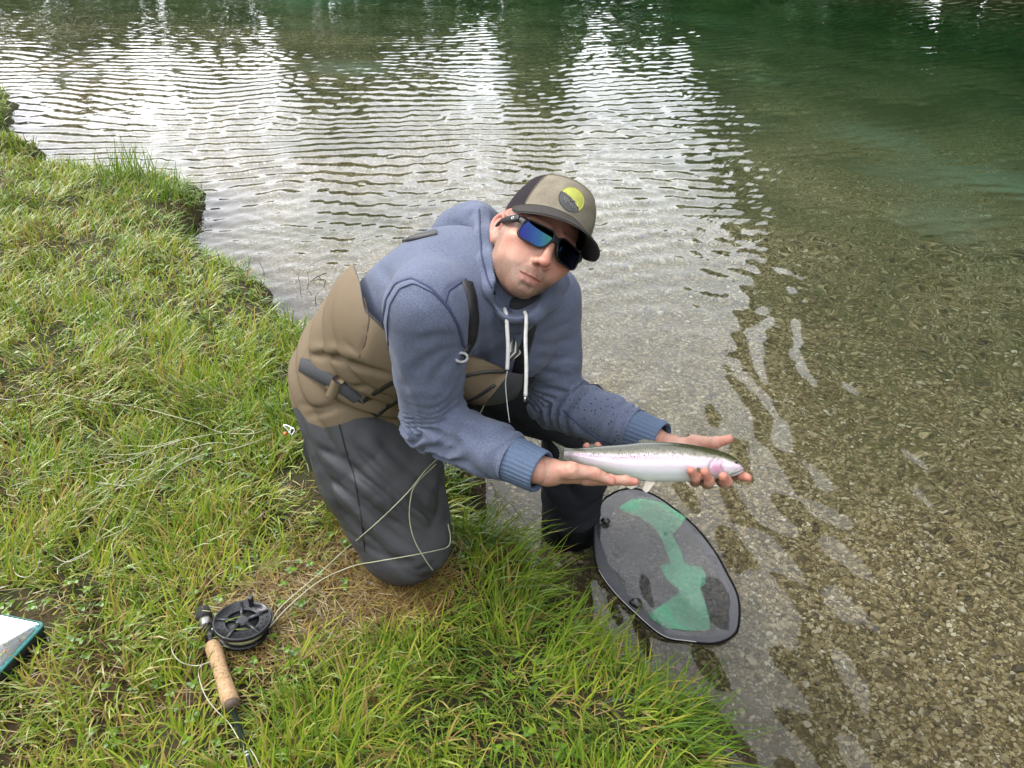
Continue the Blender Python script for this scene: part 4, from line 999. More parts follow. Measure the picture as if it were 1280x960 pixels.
# drawstrings hang straight down from the hood
def hang(px, top, bot, dep, r, nm='drawstring'):
    a = P(*top, dep); pts = [a, P(top[0] + 2, top[1] + 8, dep - .012), P(px, (top[1] * 2 + bot) / 3, dep - .012), P(px + 1, (top[1] + bot * 2) / 3, dep - .01), P(px, bot, dep - .006)]
    V, fl = tube(smooth_line(pts, 40), r, 8); return link(nm, npmesh(nm, V, fl), white_cord, hoodie)
hang(634, (631, 386), 462, 1.325, .0036); hang(657, (656, 390), 495, 1.322, .0034)
for p0, p1 in (((657, 495, 1.316), (655.5, 502, 1.316)),):
    V, fl = tube([P(*p0), P(*p1)], .0022, 8); link('drawstring_tip', npmesh('drawstring_tip', V, fl), simple('steel tip', (.35, .35, .36), .3, 1), hoodie)
# dark collar of the shirt below
s2 = Sdf(); s2.chain([P(612, 345, 1.385), P(625, 368, 1.36), P(645, 381, 1.35), P(668, 380, 1.365), P(684, 366, 1.41)], [.016, .017, .017, .016, .016], .01)
V, Q = s2.mesh(s2.ops[0][2] - .1, s2.ops[-1][3] + .1, .004); link('undershirt', npmesh('undershirt', V, Q), simple('black cotton', (.008, .008, .010), .9), person)

# ---------------------------------------------------------------- waders
tan_m = cloth('tan wader fabric', (.128, .098, .062), var=.10, scale=900, blot=.12, bscale=7, rough=.75, bumps=.12)
char_m = M('charcoal wader laminate')
cc = char_m.ramp(char_m.noise(6, 5, .6), [(.3, (.036, .037, .041)), (.7, (.056, .057, .062))])
wet = char_m.ramp(char_m.noise(9, 4, .6, dist=.4), [(.52, 0), (.60, 1)])
cc = char_m.mix(char_m.math('MULTIPLY', wet, .45), cc, (.020, .022, .027))
spk = char_m.ramp(char_m.voro(95), [(.10, 1), (.16, 0)])
char_m.set(base=cc, rough=char_m.mix(wet, (.62,) * 3, (.42,) * 3), spec=.4, normal=char_m.bump(char_m.math('ADD', char_m.noise(700, 2), char_m.math('MULTIPLY', spk, 2.0)), .12, .001)); char_m = char_m.m
belt_m = cloth('grey webbing', (.050, .052, .056), var=.15, scale=500, blot=.06)
zip_m = simple('black zip tape', (.010, .010, .011), .45, bump=.4, bscale=900)
s = Sdf()
bk = -front
pc = hipC + CR * .045 + front * .015
LB = P(480, 432, 1.60)
s.rc(pc - spine * .02, LB, .150, .152, .0, n=front, fl=.88)
s.rc(LB, P(524, 404, 1.50), .152, .166, .03, n=front, fl=.90)
s.rc(P(524, 404, 1.50), P(600, 440, 1.47), .166, .120, .05, n=front, fl=.85)
s.rc(hipR + CR * .03 + (knR - hipR) * -.06, hipR + CR * .012 + (knR - hipR) * .5, .128, .136, .05); s.rc(hipR + CR * .012 + (knR - hipR) * .5, knR, .136, .112, .02)
s.rc(hipL, knL, .135, .092, .05)
s.rc(knL, anL, .092, .082, .015)
ftR = knR + np.array([-.225, .35, -.035])
s.rc(knR + np.array([-.05, .07, -.01]), ftR, .085, .075, .03)
def wf(p, d):
    o = .006 * (vnoise3(p, 6, 120, 3) - .5)
    t = (p - hipR) @ nrm(knR - hipR); near = np.linalg.norm(p - hipR - t[:, None] * nrm(knR - hipR), axis=1) < .2
    a = p @ nrm(CR * .8 + CF * .2)
    # diagonal drag lines running down from the hip to the knee
    ph = (t * .72 + a * .62) / .085 + 1.0 * vnoise3(p, 5, 130, 2)
    o = o - np.where(near, .0022 * sstep(.04, .14, t) * (np.abs(np.sin(np.pi * ph))**.6 - .6) * (.5 + vnoise3(p, 4, 140, 2)), 0)
    hz = (p - hipC) @ spine                            # gathers of the slack upper
    o = o - .011 * sstep(-.05, .02, hz) * sstep(.31, .22, hz) * (np.abs(np.sin(np.pi * (hz + .10 * (vnoise3(p, 5, 150, 2) - .5)) / .066)) - .5)
    ls = sstep(.02, .12, p[:, 0]) * sstep(1.62, 1.70, p[:, 1]); o = o + ls * (.022 * (vnoise3(p * [1, 1, 1.8], 11, 170, 2) - .5))
    return o
s.disp.append(wf)
C = s.crease
C([(383, 442), (420, 447), (460, 462), (490, 470)], .008, .009); C([(381, 455), (400, 470), (430, 478), (470, 486)], .007, .007); C([(384, 436), (420, 436), (455, 448)], .010, -.006)
C([(375, 505), (395, 510), (415, 508), (440, 512)], .006, .007); C([(384, 520), (400, 517), (420, 512)], .006, .006); C([(412, 504), (440, 512), (470, 520), (500, 530)], .007, .007)
C([(455, 375), (462, 400), (456, 430), (448, 448)], .003, .003); C([(430, 425), (445, 440), (440, 452)], .004, .003)
C([(424, 530), (430, 555), (444, 600), (452, 650), (456, 690)], .0022, .0026)
C([(396, 556), (425, 575), (465, 605), (505, 640), (540, 668)], .009, .010); C([(436, 548), (475, 588), (520, 630), (552, 655)], .010, .009); C([(408, 592), (440, 622), (480, 660), (520, 690)], .009, .010); C([(420, 630), (450, 662), (480, 690)], .008, .009); C([(470, 545), (505, 580), (545, 615)], .010, .008)
C([(400, 568), (430, 588), (470, 620), (510, 655)], .014, -.005); C([(412, 606), (445, 636), (485, 674)], .013, -.005); C([(430, 660), (460, 685), (500, 705), (530, 700)], .010, .007)
C([(490, 690), (520, 712), (548, 700)], .009, .006)
# keep the hoodie in front where it covers the waders
hl, hh = s.ops[0][2].copy(), 0
lo = np.min([o[2] for o in s.ops], 0) - .02; hi = np.max([o[3] for o in s.ops], 0) + .02
V, Q = s.mesh(lo, hi, .0046)
WADER = s
# open top of the bib: cut by a plane tilted from the back down to the chest
ax = (V - hipC) @ spine; ap = (V - hipC) @ front; al = (V - hipC) @ lat
px, py = proj(V)
top = -curve_side(px, py, [(300, 200), (438, 318), (449, 348), (455, 384), (484, 412), (530, 434), (576, 443), (634, 464), (700, 480)]) / 560
legc = [(300, 500), (372, 510), (385, 528), (405, 535), (425, 531), (445, 523), (470, 521), (495, 531), (520, 551), (545, 575), (560, 555), (576, 532), (607, 505), (629, 470), (640, 380), (800, 300)]
side = -curve_side(px, py, legc)
side = np.where(V @ nrm(knL - hipL) > (hipL + (knL - hipL) * .15) @ nrm(knL - hipL), np.maximum(side, 5), side)
side = side / 560
(kept, _) = clip(V, [Q], top, dict(side=side, top=top))
(legs, upper) = clip(kept[0], kept[1], kept[2]['side'], kept[2])
(upper, hemp) = clip(upper[0], upper[1], upper[2]['top'] - .009, upper[2])
waders = link('waders', npmesh('waders', upper[0], upper[1]), tan_m, person)
link('top_hem', npmesh('top_hem', hemp[0], hemp[1]), zip_m, waders)
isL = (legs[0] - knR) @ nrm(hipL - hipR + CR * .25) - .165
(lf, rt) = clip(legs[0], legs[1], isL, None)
blk_m = cloth('shaded wet wader and black boot fabric', (.011, .012, .015), var=.2, scale=500, blot=.2, bscale=9, rough=.85, bumps=.15)  # charcoal fabric copied darker, shade and wet put into the colour; also black boot
link('leg_panel', npmesh('leg_panel', rt[0], rt[1]), char_m, waders); link('leg_panel', npmesh('leg_panel', lf[0], lf[1]), blk_m, waders)['label'] = 'leg standing in the water and bib front, darkened for wet and shade'
sb = Sdf(); sb.rc(ftR + (knR - ftR) * .22, ftR + np.array([-.02, .03, .02]), .078, .072, .02); sb.rc(ftR, ftR + np.array([-.03, .04, -.02]), .072, .062, .02)
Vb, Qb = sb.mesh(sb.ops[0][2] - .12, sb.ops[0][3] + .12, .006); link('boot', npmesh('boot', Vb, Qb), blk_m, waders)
# dark rubbery hem along the bib top
def strip(pix, w, off, name, mat, parent, sdf=None, n=60, thick=.0035, cre=True, lift=0):
    """a flat band laid on the cloth along photo pixels"""
    sd_ = sdf or WADER; t = np.linspace(0, len(pix) - 1, n); pp = np.array(pix, float)
    c = sd_.hit(np.stack([np.interp(t, np.arange(len(pix)), pp[:, 0]), np.interp(t, np.arange(len(pix)), pp[:, 1])], 1), cre=cre)
    for _ in range(3): c[1:-1] = .25 * c[:-2] + .5 * c[1:-1] + .25 * c[2:]
    tg = np.gradient(c, axis=0); tg /= np.linalg.norm(tg, axis=1)[:, None] + 1e-9; e = .004
    nm_ = np.stack([sd_.ev(c + e * np.eye(3)[k], False, False) - sd_.ev(c - e * np.eye(3)[k], False, False) for k in range(3)], 1); nm_ /= np.linalg.norm(nm_, axis=1)[:, None] + 1e-9
    bi = np.cross(tg, nm_); V = []
    for u, z in ((-1, -thick), (-1, 0), (-.9, off), (0, off * 1.25), (.9, off), (1, 0), (1, -thick)): V.append(c + bi * (u * w / 2) + nm_ * (z + lift))
    V = np.stack(V, 1).reshape(-1, 3); k = 7
    Q = [[i * k + j, i * k + j + 1, (i + 1) * k + j + 1, (i + 1) * k + j] for i in range(n - 1) for j in range(k - 1)] + [[0, 1, 5, 6], [(n - 1) * k + 6, (n - 1) * k + 5, (n - 1) * k + 1, (n - 1) * k]]
    return link(name, npmesh(name, V, np.array(Q)), mat, parent)
strip([(378, 456), (392, 463), (410, 474), (428, 486), (446, 499)], .030, .003, 'belt', belt_m, waders, cre=False, lift=.004, thick=.02)
strip([(444, 499), (458, 508), (474, 518)], .014, .002, 'belt_tail', zip_m, waders, n=20, cre=False, lift=.003, thick=.02)
strip([(424, 474), (420, 484), (415, 494)], (.022), .005, 'belt_loop', tan_m, waders, n=16, cre=False, lift=.006, thick=.02)
strip([(454, 502), (468, 492), (482, 483), (496, 475)], .010, .0012, 'pocket_zip', zip_m, waders, n=24)
strip([(474, 517), (486, 508), (500, 500), (512, 494)], .011, .0012, 'pocket_zip', zip_m, waders, n=24)

UN = Sdf(); UN.ops = HOODIE.ops[:6] + WADER.ops[:3]
tu = [(568, 441), (584, 443), (604, 449), (622, 457), (634, 464)]; td = [(566, 545), (582, 530), (602, 510), (620, 488), (634, 470)]
nu, nv = 30, 22; k5 = np.linspace(0, 4, nu); A_ = np.stack([np.interp(k5, range(5), [p[i] for p in tu]) for i in (0, 1)], 1); B_ = np.stack([np.interp(k5, range(5), [p[i] for p in td]) for i in (0, 1)], 1)
pixg = np.vstack([A_ + (B_ - A_) * f for f in np.linspace(0, 1, nv)]); pt_ = UN.hit(pixg); rr0 = np.array([ray(*p) for p in pixg]); rr0 /= np.linalg.norm(rr0, axis=1)[:, None]
lift_ = .010 + .004 * np.sin(np.repeat(np.linspace(0, 5, nv), nu) + np.tile(np.linspace(0, 3, nu), nv)); pt_ = pt_ - rr0 * lift_[:, None]
Vc, Qc = solid_patch(pt_, grid_faces(nu, nv), nu, nv, rr0 * .006); bib = link('bib_pocket', npmesh('bib_pocket', Vc, Qc), tan_m, waders)
def on_bib(u0, u1, v0, v1, w_):
    pts = [];
    for f in np.linspace(0, 1, 14):
        u = (u0 + (u1 - u0) * f) * (nu - 1); v = (v0 + (v1 - v0) * f) * (nv - 1); i_, j_ = int(u), int(v); i2, j2 = min(i_ + 1, nu - 1), min(j_ + 1, nv - 1); g_ = pt_.reshape(nv, nu, 3); fu, fv = u - i_, v - j_
        pts.append((g_[j_, i_] * (1 - fu) + g_[j_, i2] * fu) * (1 - fv) + (g_[j2, i_] * (1 - fu) + g_[j2, i2] * fu) * fv - CF * .0005)
    return tube(pts, w_, 6)
for q_ in ((.02, .95, .34, .20), (.05, .72, .68, .72)):
    V, fl = on_bib(*q_, .0035); link('pocket_zip', npmesh('pocket_zip', V, fl), zip_m, waders)
strip([(584, 352), (590, 372), (593, 400), (590, 428), (580, 446)], .027, .003, 'shoulder_strap', zip_m, waders, sdf=HOODIE, n=40)
strip([(673, 386), (664, 410), (654, 440), (648, 465)], .027, .003, 'shoulder_strap', zip_m, waders, sdf=HOODIE, n=40)
strip([(508, 300), (525, 296), (546, 291)], .020, .004, 'shoulder_strap', zip_m, waders, sdf=HOODIE, n=24)
b = P(577, 447, 1.33); V, fl = tube(smooth_line([b + CR * .011 * math.cos(a) + CU * .008 * math.sin(a) for a in np.linspace(0, 6.28, 9)], 24), .0028, 6)
c = HOODIE.hit([(577, 447)])[0]; V = V - b + c - CF * .006
link('strap_buckle', npmesh('strap_buckle', V, fl), simple('grey buckle', (.22, .22, .22), .4), waders)
# striped tag tucked into the bib and the thin retractor cord
tg_m = M('striped tag'); sx = tg_m.sep(tg_m.attr('st', 'Vector')); tg_m.set(base=tg_m.ramp(tg_m.math('FRACT', tg_m.math('MULTIPLY', sx[0], 3.0)), [(.0, (.02, .02, .02)), (.45, (.02, .02, .02)), (.5, (.42, .42, .38)), (.72, (.42, .42, .38)), (.76, (.10, .10, .09))], 'CONSTANT'), rough=.6)
c0 = WADER.hit([(640, 440)])[0]; tgp = [P(x, y, 1) for x, y in ((634, 436), (642, 421), (652, 441), (638, 452))]; dd = (c0 - CAMP) @ CF / S - .02
tv = [P(x, y, dd + (.012 if k in (1, 2) else 0)) for k, (x, y) in enumerate(((634, 438), (642, 421), (652, 442), (638, 452)))]
tv = np.array(tv); V = np.vstack([tv, tv + CF * .003]); me = npmesh('zip_pull_tag', V, np.array([[0, 3, 2, 1], [4, 5, 6, 7], [0, 1, 5, 4], [1, 2, 6, 5], [2, 3, 7, 6], [3, 0, 4, 7]])); vattr(me, 'st', [[0, 0, 0], [.35, 0, 0], [1, 0, 0], [.8, 0, 0]] * 2, 'FLOAT_VECTOR')
link('zip_pull_tag', me, tg_m.m, waders, smooth=False)
V, fl = tube(smooth_line([P(634, 464, 1.335), P(632, 480, 1.34), P(634, 505, 1.345), P(637, 528, 1.35)], 24), .0011, 6); link('retractor_cord', npmesh('retractor_cord', V, fl), simple('silver cord', (.4, .4, .4), .4, .6), waders)

seam_m = cloth('blue seam', (.040, .048, .088), var=.2, scale=500)
AH = [(481, 440), (479, 405), (482, 376), (494, 355), (514, 348), (538, 360), (560, 384), (573, 408), (579, 432)]
strip(AH, .0050, .0022, 'seam', seam_m, hoodie, sdf=HOODIE, n=90, thick=.001)
strip([(x + (5 if i < 4 else 3), y + (0 if i < 2 else 6)) for i, (x, y) in enumerate(AH)], .0022, .0014, 'seam', seam_m, hoodie, sdf=HOODIE, n=90, thick=.001)
strip([(556, 379), (560, 364), (571, 356), (582, 349)], .0045, .0022, 'seam', seam_m, hoodie, sdf=HOODIE, n=40, thick=.001)
strip([(704, 512), (725, 532), (748, 548), (768, 556)], .0035, .0018, 'seam', seam_m, hoodie, sdf=HOODIE, n=50, thick=.001)
strip([(599, 262), (600, 290), (602, 320), (609, 348), (622, 374), (640, 391)], .0030, .0016, 'seam', seam_m, hoodie, sdf=HOOD, n=60, thick=.001)
gs_m = simple('wader seam', (.012, .012, .014), .6)
strip([(424, 530), (430, 555), (444, 600), (452, 650), (456, 690)], .0028, .0014, 'seam', gs_m, waders, n=70, thick=.001)
strip([(455, 372), (462, 398), (457, 428), (449, 446)], .0026, .0012, 'seam', simple('tan seam', (.05, .036, .02), .8), waders, n=40, thick=.001)
# ---------------------------------------------------------------- the trout
def D_fish(px): return 1.385 + (px - 700) / 230 * .035
Fo = P(820, 578, D_fish(820)); Fx = nrm(P(930, 590, D_fish(930)) - P(700, 566, D_fish(700))); Fz = nrm(CU - Fx * (CU @ Fx)); Fy = np.cross(Fz, Fx)     # head, back, near side
if Fy @ -CF < 0: Fy = -Fy
def on_plane(px, py):
    r = ray(px, py); t = ((Fo - CAMP) @ Fy) / (r @ Fy); q = CAMP + r * t - Fo; return q @ Fx, q @ Fz
top_px = [(705, 559.5), (716, 560.5), (728, 559.5), (752, 557.5), (780, 555.5), (808, 552.5), (840, 553), (866, 556), (890, 560.5), (906, 565.5), (918, 572), (926, 579), (929.5, 584.5)]
bot_px = [(703, 577), (716, 577.5), (728, 581), (752, 590), (780, 597.5), (808, 601.5), (842, 602.5), (862, 601.5), (882, 600), (902, 597.5), (915, 595.5), (924, 592), (929, 587)]
ts = np.linspace(0, 1, 150); tp = np.array([on_plane(*p) for p in top_px]); bp = np.array([on_plane(*p) for p in bot_px]); kk = np.linspace(0, 1, len(tp))
tps = smooth_line(tp, 150); bps = smooth_line(bp, 150)
NS, NR = 150, 76; V = []; AU = []; AV = []
wid = np.interp(ts, [0, .1, .25, .45, .62, .78, .88, .95, 1], [.0022, .0085, .018, .0235, .0245, .0215, .0175, .0125, .004])
for i in range(NS):
    c = (tps[i] + bps[i]) / 2; hv = np.linalg.norm(tps[i] - bps[i]) / 2; dv = (tps[i] - bps[i]) / (2 * hv + 1e-9)
    for j in range(NR):
        a = 2 * np.pi * j / NR; cz, sy = np.cos(a), np.sin(a); yy = wid[i] * np.sign(sy) * abs(sy)**.85; zz = hv * cz
        V.append(Fo + Fx * (c[0] + dv[0] * zz) + Fz * (c[1] + dv[1] * zz) + Fy * yy); AU.append(i / (NS - 1)); AV.append(cz)
V = np.array(V); Q = np.array([[i * NR + j, i * NR + (j + 1) % NR, (i + 1) * NR + (j + 1) % NR, (i + 1) * NR + j] for i in range(NS - 1) for j in range(NR)])
caps = np.array([[(NS - 1) * NR + j for j in range(NR)]]); cap0 = np.array([[j for j in range(NR)][::-1]])
AU = np.array(AU); AV = np.array(AV)
# gill plate, mouth and jaw relief
def fpt(px, py): x, z = on_plane(px, py); return np.array([x, z])
q2 = np.stack([(V - Fo) @ Fx, (V - Fo) @ Fz], 1); nearside = ((V - Fo) @ Fy) != 0
def dline(pl):
    best = np.full(len(q2), 9.0)
    for a, b in zip(pl[:-1], pl[1:]):
        h = np.clip(((q2 - a) @ (b - a)) / ((b - a) @ (b - a)), 0, 1); best = np.minimum(best, np.linalg.norm(q2 - a - h[:, None] * (b - a), axis=1))
    return best
me = None
def subdiv_fish(V, Q):
    return V, Q
gill = [fpt(*p) for p in ((889, 570), (883, 576), (880.5, 583), (882, 590), (887, 596))]; mouth = [fpt(*p) for p in ((929, 585), (921, 588), (914, 591), (909, 593))]; jaw = [fpt(*p) for p in ((922, 583), (914, 586), (910, 591), (911, 594))]
cheek = [fpt(*p) for p in ((899, 574), (896, 581), (899, 588), (905, 591))]
g1 = np.exp(-(dline(gill) / .0018)**2); g2 = np.exp(-(dline(mouth) / .0014)**2); g3 = np.exp(-(dline(cheek) / .0015)**2); g4 = np.exp(-(dline(jaw) / .0012)**2)
V = V - Fy * np.sign((V - Fo) @ Fy)[:, None] * (g1 * .0012 + g2 * .0016 + g3 * .0007)[:, None]
trout = empty('trout', tuple(Fo), 'silver rainbow trout with pink side held level across both hands', 'fish')
me = npmesh('fish_body', V, [Q, caps, cap0]); vattr(me, 'u', AU); vattr(me, 'v', AV); vattr(me, 'line', np.clip(g1 * .9 + g2 + g3 * .5 + g4 * .4, 0, 1))
op = fpt(891, 584); od = np.exp(-(((q2[:, 0] - op[0]) / .0135)**2 + ((q2[:, 1] - op[1] - .001) / .0125)**2)**2)
vattr(me, 'gillpink', od * .95)
m = M('trout skin'); u = m.attr('u'); v = m.attr('v')
n1 = m.noise(55, 4); vv_ = m.math('ADD', v, m.math('MULTIPLY_ADD', n1, .24, -.12))
colr = m.ramp(m.math('MULTIPLY_ADD', vv_, .5, .5), [(.06, (0.56, 0.59, 0.55)), (.20, (0.46, 0.51, 0.48)), (.33, (0.55, 0.53, 0.55)), (.50, (0.54, 0.46, 0.51)), (.62, (0.54, 0.38, 0.44)), (.70, (0.45, 0.40, 0.42)), (.765, (0.184, 0.170, 0.116)), (.86, (0.058, 0.058, 0.027)), (.95, (0.034, 0.037, 0.015))])
band = m.math('MULTIPLY', m.ramp(vv_, [(-.0, 0), (.06, 0), (.22, 1), (.36, 0)]), m.ramp(u, [(.0, .9), (.3, .5), (.6, .25), (.8, .2)]))
colr = m.mix(m.math('MULTIPLY', band, .8), colr, (0.449, 0.204, 0.326))
colr = m.mix(m.attr('gillpink'), colr, (0.476, 0.245, 0.354))
colr = m.mix(m.math('MULTIPLY', m.ramp(u, [(.0, .9), (.06, .75), (.16, 0)]), m.ramp(m.noise(90, 3), [(.3, .5), (.6, 1)])), colr, (.055, .055, .035)); hd = m.ramp(u, [(.86, 0), (.93, 1)]); colr = m.mix(m.math('MULTIPLY', hd, m.ramp(v, [(.12, 0), (.45, .85)])), colr, (0.037, 0.041, 0.019))
sp = m.ramp(m.voro(360, rnd=1), [(.30, 1), (.40, 0)]); sp2 = m.ramp(m.noise(170, 2), [(.42, 0), (.52, 1)])
msk = m.math('MULTIPLY', m.ramp(m.math('ADD', v, m.ramp(u, [(0, .55), (.25, .25), (.45, 0)])), [(.14, 0), (.45, 1)]), m.ramp(u, [(.80, 1), (.86, .3)]))
colr = m.mix(m.math('MULTIPLY', m.math('MULTIPLY', sp, sp2), msk), colr, (0.012, 0.012, 0.008))
colr = m.mix(m.math('MULTIPLY', m.attr('line'), .75), colr, (0.041, 0.034, 0.027))
colr = m.mix(m.ramp(v, [(.2, 0), (.5, .8)]), colr, m.mix(1.0, colr, m.ramp(m.noise(140, 5, .7), [(.3, (.55, .55, .5)), (.7, (1.25, 1.25, 1.2))]), 'MULTIPLY')); scl = m.voro(900)
m.set(base=colr, rough=.21, spec=.6, coat=.5, metal=m.ramp(v, [(.4, .2), (.75, 0)]), normal=m.bump(scl, .12, .0006)); m.b.inputs['Coat Roughness'].default_value = .12
link('fish_body', me, m.m, trout)
finm = M('trout fin'); fa = finm.attr('ray'); finm.set(base=finm.mix(finm.ramp(finm.voro(230), [(.2, .8), (.32, 0)]), finm.ramp(fa, [(.3, (.11, .115, .07)), (.7, (.05, .055, .035))]), (.012, .012, .01)), rough=.4, alpha=.93)
palem = M('pale fin'); palem.set(base=palem.ramp(palem.attr('ray'), [(.3, (.50, .47, .40)), (.7, (.38, .33, .26))]), rough=.4, alpha=.72)
olive = M('olive fin'); olive.set(base=olive.ramp(olive.attr('ray'), [(.3, (.22, .20, .08)), (.7, (.14, .12, .05))]), rough=.4)
def fin(name, root, tip, mat, yoff=0.0, ybend=0.0, n=22, k=10, thick=.0009):
    r = smooth_line([fpt(*p) for p in root], n); t = smooth_line([fpt(*p) for p in tip], n); V = []; A = []
    for s_ in range(k + 1):
        for j in range(n):
            f = s_ / k; q = r[j] * (1 - f) + t[j] * f; V.append(Fo + Fx * q[0] + Fz * q[1] + Fy * (yoff + ybend * f + .0006 * math.sin(j * 2.0) * f)); A.append(.5 + .5 * math.sin(j * 2.6))
    V = np.array(V); nn = len(V); off = np.array([Fy * thick * (1 - .8 * (i // n) / k) for i in range(nn)]); Vv, Qq = solid_patch(V, grid_faces(n, k + 1), n, k + 1, -off)
    me = npmesh(name, Vv, Qq); vattr(me, 'ray', np.array(A * 2)); return link(name, me, mat, trout)
fin('tail_fin', [(708, 559.5), (706, 568), (707, 577)], [(690, 551), (700, 566), (692, 588)], finm.m, 0, -.004)
fin('dorsal_fin', [(800, 553.5), (812, 552.8), (824, 553)], [(798, 551.5), (806, 548.5), (812, 549.5)], finm.m, 0, -.004)
fin('adipose_fin', [(738, 559), (742, 558.8), (746, 558.5)], [(736, 556), (739, 554.5), (743, 555)], finm.m)
fin('pelvic_fin', [(806, 600), (812, 601), (818, 601.5)], [(800, 611), (806, 614), (813, 606)], palem.m, .008, .008)
fin('anal_fin', [(776, 596), (784, 598), (792, 600)], [(783, 609), (789, 611), (797, 607)], palem.m, 0, .003)
fin('pectoral_fin', [(874, 584), (873.5, 586.5), (874, 589)], [(866, 583), (865.5, 586), (868, 589.5)], olive.m, .0225, .003)
# eye with a dark pupil in a silver ring
ex, ez = fpt(915.5, 576.8); iy = int(np.argmin((q2[:, 0] - ex)**2 + (q2[:, 1] - ez)**2 + 9 * (((V - Fo) @ Fy) < 0))); ey = float((V[iy] - Fo) @ Fy)
def ball(name, c, r, mat, parent, sq=(1, 1, 1), ax=None):
    bm = bmesh.new(); bmesh.ops.create_uvsphere(bm, u_segments=20, v_segments=12, radius=1); A_ = np.stack(ax if ax is not None else (Fx, Fy, Fz), 1); c = np.asarray(c)
    for v_ in bm.verts: v_.co = Vector(c + A_ @ (np.array(v_.co) * r * np.array(sq)))
    me = bpy.data.meshes.new(name); bm.to_mesh(me); bm.free(); return link(name, me, mat, parent)
ec = Fo + Fx * ex + Fz * ez + Fy * (ey - .0004)
eye = ball('eye', ec, .0042, simple('fish eye ring', (.085, .085, .05), .2, .2), trout, (1.1, .45, .95)); ball('pupil', ec + Fy * .0009, .0030, simple('fish pupil', (.004, .004, .005), .06), eye, (1, .5, 1))

# ---------------------------------------------------------------- landing net floating in the shallows
NC = G(832, 716, ZW); 
rim_px = [(757, 622), (775, 613), (797, 612), (822, 622), (850, 642), (872, 662), (893, 690), (908, 716), (922, 745), (924, 775), (917, 795), (893, 806), (858, 804), (828, 798), (795, 772), (765, 742), (746, 712), (742, 684), (743, 652), (748, 634)]
rimW = np.array([G(x, y, ZW) for x, y in rim_px]); rp = smooth_line(np.vstack([rimW, rimW[:1]]), 121)[:-1]
near = sstep(860, 760, proj(rp)[0]) * sstep(640, 690, proj(rp)[1])
rp[:, 2] = ZW + .004 + .006 * near + .002 * np.sin(np.linspace(0, 12, 120)) - .004 * sstep(700, 640, proj(rp)[1])
net = empty('landing_net', tuple(NC), 'oval landing net with dark and green mesh floating in the shallows below the fish', 'landing net')
V, fl = tube(np.vstack([rp, rp[:1]]), .0030, 8, cap=False); link('rim', npmesh('rim', V, fl), simple('black rubber rim', (.006, .006, .007), .9, 0, .05), net)
c = rp.mean(0); K = 26; n = len(rp); VV = []
for k in range(K + 1):
    f = k / K; q = c + (rp - c) * (1 - f); q = q.copy(); q[:, 2] = rp[:, 2] * (1 - f) + (ZW - .004) * f - .020 * np.sin(math.pi * min(1, f * 1.3) * .5) * (1 - .5 * f) + .018 * (fbm(q[:, 0] * 11, q[:, 1] * 11, 301, 2) - .5) * min(1, f * 3) + .014 * (np.abs(np.sin((q[:, 0] * .8 + q[:, 1] * .5) * 26 + 5 * fbm(q[:, 0] * 5, q[:, 1] * 5, 311, 2)))**.6 - .6) * min(1, f * 4) * fbm(q[:, 0] * 7, q[:, 1] * 7, 313, 2)
    VV.append(q)
VV = np.vstack(VV); QQ = np.array([[k * n + j, k * n + (j + 1) % n, (k + 1) * n + (j + 1) % n, (k + 1) * n + j] for k in range(K) for j in range(n)])
VV = np.vstack([VV[:-n], VV[-1:]]); last = (K - 1) * n; TT_ = np.array([[last + j, last + (j + 1) % n, len(VV) - 1] for j in range(n)]); QQ = QQ[:(K - 1) * n]
px, py = proj(VV)
def poly_in(px, py, pl):
    ins = np.zeros(len(px), bool); d = np.full(len(px), 1e9); pl = np.array(pl, float)
    for (ax_, ay_), (bx_, by_) in zip(pl, np.roll(pl, -1, 0)):
        cc_ = (ay_ > py) != (by_ > py); xi = ax_ + (py - ay_) * (bx_ - ax_) / ((by_ - ay_) if by_ != ay_ else 1e-9); ins ^= cc_ & (px < xi)
        L2 = (bx_ - ax_)**2 + (by_ - ay_)**2 + 1e-9; t = np.clip(((px - ax_) * (bx_ - ax_) + (py - ay_) * (by_ - ay_)) / L2, 0, 1); d = np.minimum(d, np.hypot(px - ax_ - t * (bx_ - ax_), py - ay_ - t * (by_ - ay_)))
    return np.where(ins, d, -d)
green = poly_in(px, py, [(771, 636), (790, 625), (808, 624), (830, 630), (858, 648), (842, 669), (838, 668), (850, 690), (855, 706), (862, 711), (875, 710), (882, 722), (880, 735), (874, 738), (884, 765), (888, 788), (868, 790), (832, 786), (808, 770), (835, 752), (852, 742), (834, 728), (824, 710), (838, 706), (828, 680), (818, 662), (800, 648)])
dark2 = poly_in(px, py, [(771, 640), (800, 650), (818, 664), (828, 690), (838, 706), (826, 712), (834, 730), (850, 742), (808, 772), (790, 742), (765, 715), (755, 680), (757, 650)])
at = dict(g=green)
